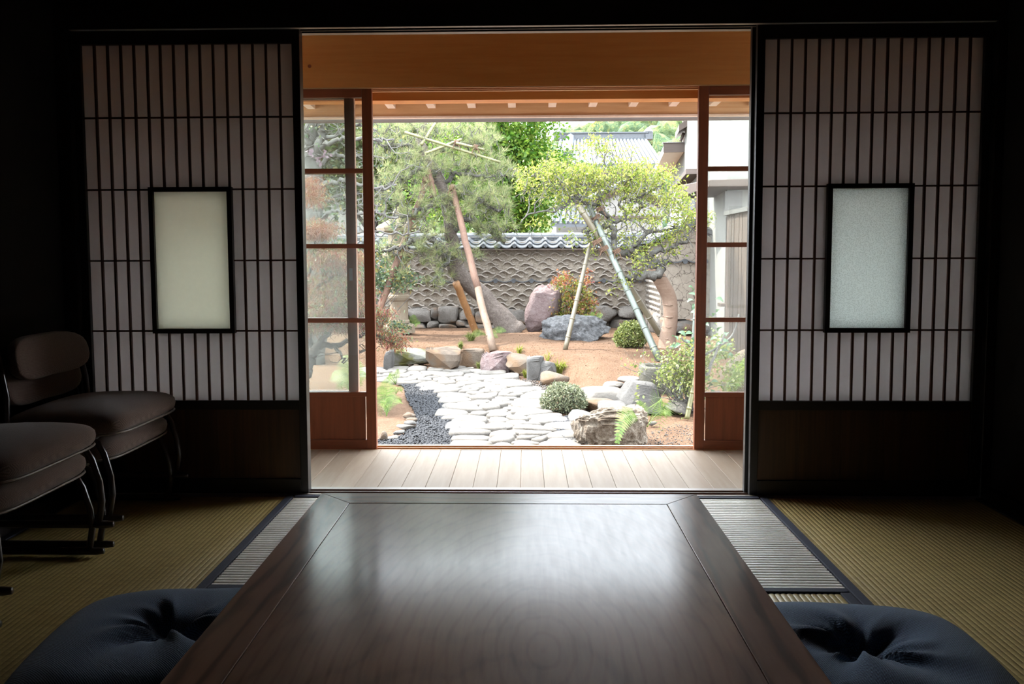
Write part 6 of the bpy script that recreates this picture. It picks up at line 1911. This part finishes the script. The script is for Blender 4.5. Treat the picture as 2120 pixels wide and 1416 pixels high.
# low green tufts and grass
def grass(label, box, n, seed, mat, name='grass_tuft', zb=None):
    rs = np.random.RandomState(seed)
    x0, y0, x1, y1 = box
    b = ground((x0 + x1) / 2, y1) if zb is None else at_z((x0 + x1) / 2, y1, zb)
    Z = b[1] - CAM[1]; w, h = (x1 - x0) / FPX * Z, (y1 - y0) / FPX * Z
    t = thing(name, label, 'grass', tuple(b), 'grass tufts')
    V, Q = [], []
    for k in range(n):
        a = rs.uniform(0, 6.28); r = rs.uniform(.1, 1) ** .7
        o = b + np.array([rs.normal() * w * .06, rs.normal() * w * .06, -.01])
        tip = b + np.array([math.cos(a) * r * w * .5, math.sin(a) * r * w * .4, h * (1.05 - .65 * r * r) * rs.uniform(.6, 1)])
        mid = (o + tip) / 2 + np.array([0, 0, h * .35 * r])
        s = np.array([-math.sin(a) * .5 + .6, math.cos(a) * .5, 0]) * .0032
        i = len(V)
        V += [o - s, o + s, mid + s, mid - s, tip, tip + s * .1]
        Q += [(i, i + 1, i + 2, i + 3), (i + 3, i + 2, i + 5, i + 4)]
    part('blades', (np.array(V), np.array(Q)), mat, t)
grass('large bright yellow-green grass tuft behind the loaf-shaped stone', (1130, 736, 1190, 772), 130, 1, M['leaf_grass'])
grass('small grass tuft in front of the upright kerb stone', (1074, 757, 1102, 780), 70, 2, M['leaf_grass'], zb=ZP)
grass('grass tuft in front of the square brown kerb stone', (977, 741, 1008, 765), 60, 3, M['leaf_shrub'], zb=ZP)
grass('upright thin grass tuft on top of the kerb', (1060, 705, 1090, 736), 45, 4, M['leaf_grass'])
grass('sparse wispy grass sprig on the soil above the kerb', (1115, 720, 1155, 748), 18, 5, M['leaf_grass'])
grass('dark green tuft behind the tan kerb stone', (942, 700, 965, 724), 90, 6, M['leaf_shrub'])
grass('fine green tuft near the log prop foot', (950, 682, 1000, 706), 160, 7, M['leaf_shrub'])
grass('fresh green tuft against the stone footing', (1230, 645, 1256, 672), 50, 8, M['leaf_grass'])
rs = np.random.RandomState(77)
for k, (x, y, l) in enumerate(((1416, 888, 'dry brown leaf on the soil near the bamboo stake'), (1432, 912, 'dry brown leaf by the door sill'), (1395, 880, 'dry brown leaf under the fern'))):
    P = at_z(x, y, ZP) + np.array([0, 0, .012])
    V, Q = leaf_mesh(P[None], .045, rs, aspect=.6, up=3.)
    part('fallen_leaf', (V, Q), M['leaf_dead'], label=l, cat='leaf', group='dry leaves on the soil')

# ------------------------------------------------------------------ trees beyond the wall
def far_tree(label, pads, n, leaf, mat, seed, trunk_px, Y, cat='tree', cl=14, sig=.22, bark='bark_dark'):
    rs = np.random.RandomState(seed)
    b = at_y(trunk_px[0], trunk_px[1], Y); b[2] = -.4
    t = thing('broadleaf_tree', label, cat, tuple(b), 'trees beyond the garden wall')
    mb = MB(); top = at_y(trunk_px[0] + 8, trunk_px[2], Y)
    mb.tube([b, (b + top) / 2 + np.array([.1, 0, 0]), top], [.16, .12, .05], 8)
    for p in pads:
        e = at_y(p[0], p[1], p[4]); s = b + (top - b) * rs.uniform(.45, .9)
        mb.tube([s, (s + e) / 2 + rs.normal(size=3) * .15, e], [.05, .03, .012], 5, False)
    part('trunk', mb, M[bark], t, smooth=True)
    P = scatter(pads_points(pads, n // cl, rs, 1), cl, np.array([sig, sig, sig * .6]), rs)
    foliage('foliage', P, leaf, mat, t, rs, aspect=.6, up=.5)
FY = 13.5
far_tree('bright green maple rising behind the wall next to the pine', [(1000, 270, 60, 35, FY, .8), (1090, 275, 38, 30, FY, .7), (1060, 320, 60, 40, FY, .8), (1110, 345, 45, 35, FY, .7), (1040, 390, 60, 40, FY, .8), (1095, 415, 45, 45, FY, .7), (1000, 420, 50, 40, FY, .8), (1150, 345, 26, 18, FY - .3, .4), (960, 330, 60, 40, FY + .5, .8), (1060, 460, 50, 20, FY, .7), (1120, 250, 26, 14, FY, .4), (930, 400, 50, 50, FY + .5, .8), (1010, 180, 80, 50, FY, 1.), (950, 90, 90, 60, FY, 1.)], 36000, .088, M['leaf_maple'], 1, (1050, 480, 330), FY)
FY2 = 17.
far_tree('pale yellow-green tree behind the grey magnolia', [(700, 290, 60, 45, FY2, 1.2), (800, 280, 60, 35, FY2, 1.2), (690, 370, 50, 40, FY2, 1.2), (780, 350, 70, 40, FY2, 1.2), (860, 300, 60, 60, FY2 + .5, 1.2), (740, 410, 60, 25, FY2, 1.), (640, 300, 40, 80, FY2, 1.2), (860, 380, 60, 40, FY2 + .5, 1.2), (820, 420, 50, 25, FY2, 1.), (760, 180, 110, 60, FY2, 1.5), (840, 60, 110, 70, FY2, 1.5)], 15000, .17, M['leaf_far'], 2, (760, 480, 300), FY2)
FY3 = 24.
far_tree('dim green tree filling the gap behind the pine crown', [(880, 260, 90, 40, FY3, 1.5), (960, 300, 80, 60, FY3, 1.5), (800, 330, 90, 60, FY3, 1.5), (900, 390, 90, 50, FY3, 1.5), (700, 330, 80, 80, FY3, 1.5)], 7000, .28, M['leaf_far'], 3, (870, 480, 330), FY3, sig=.4)
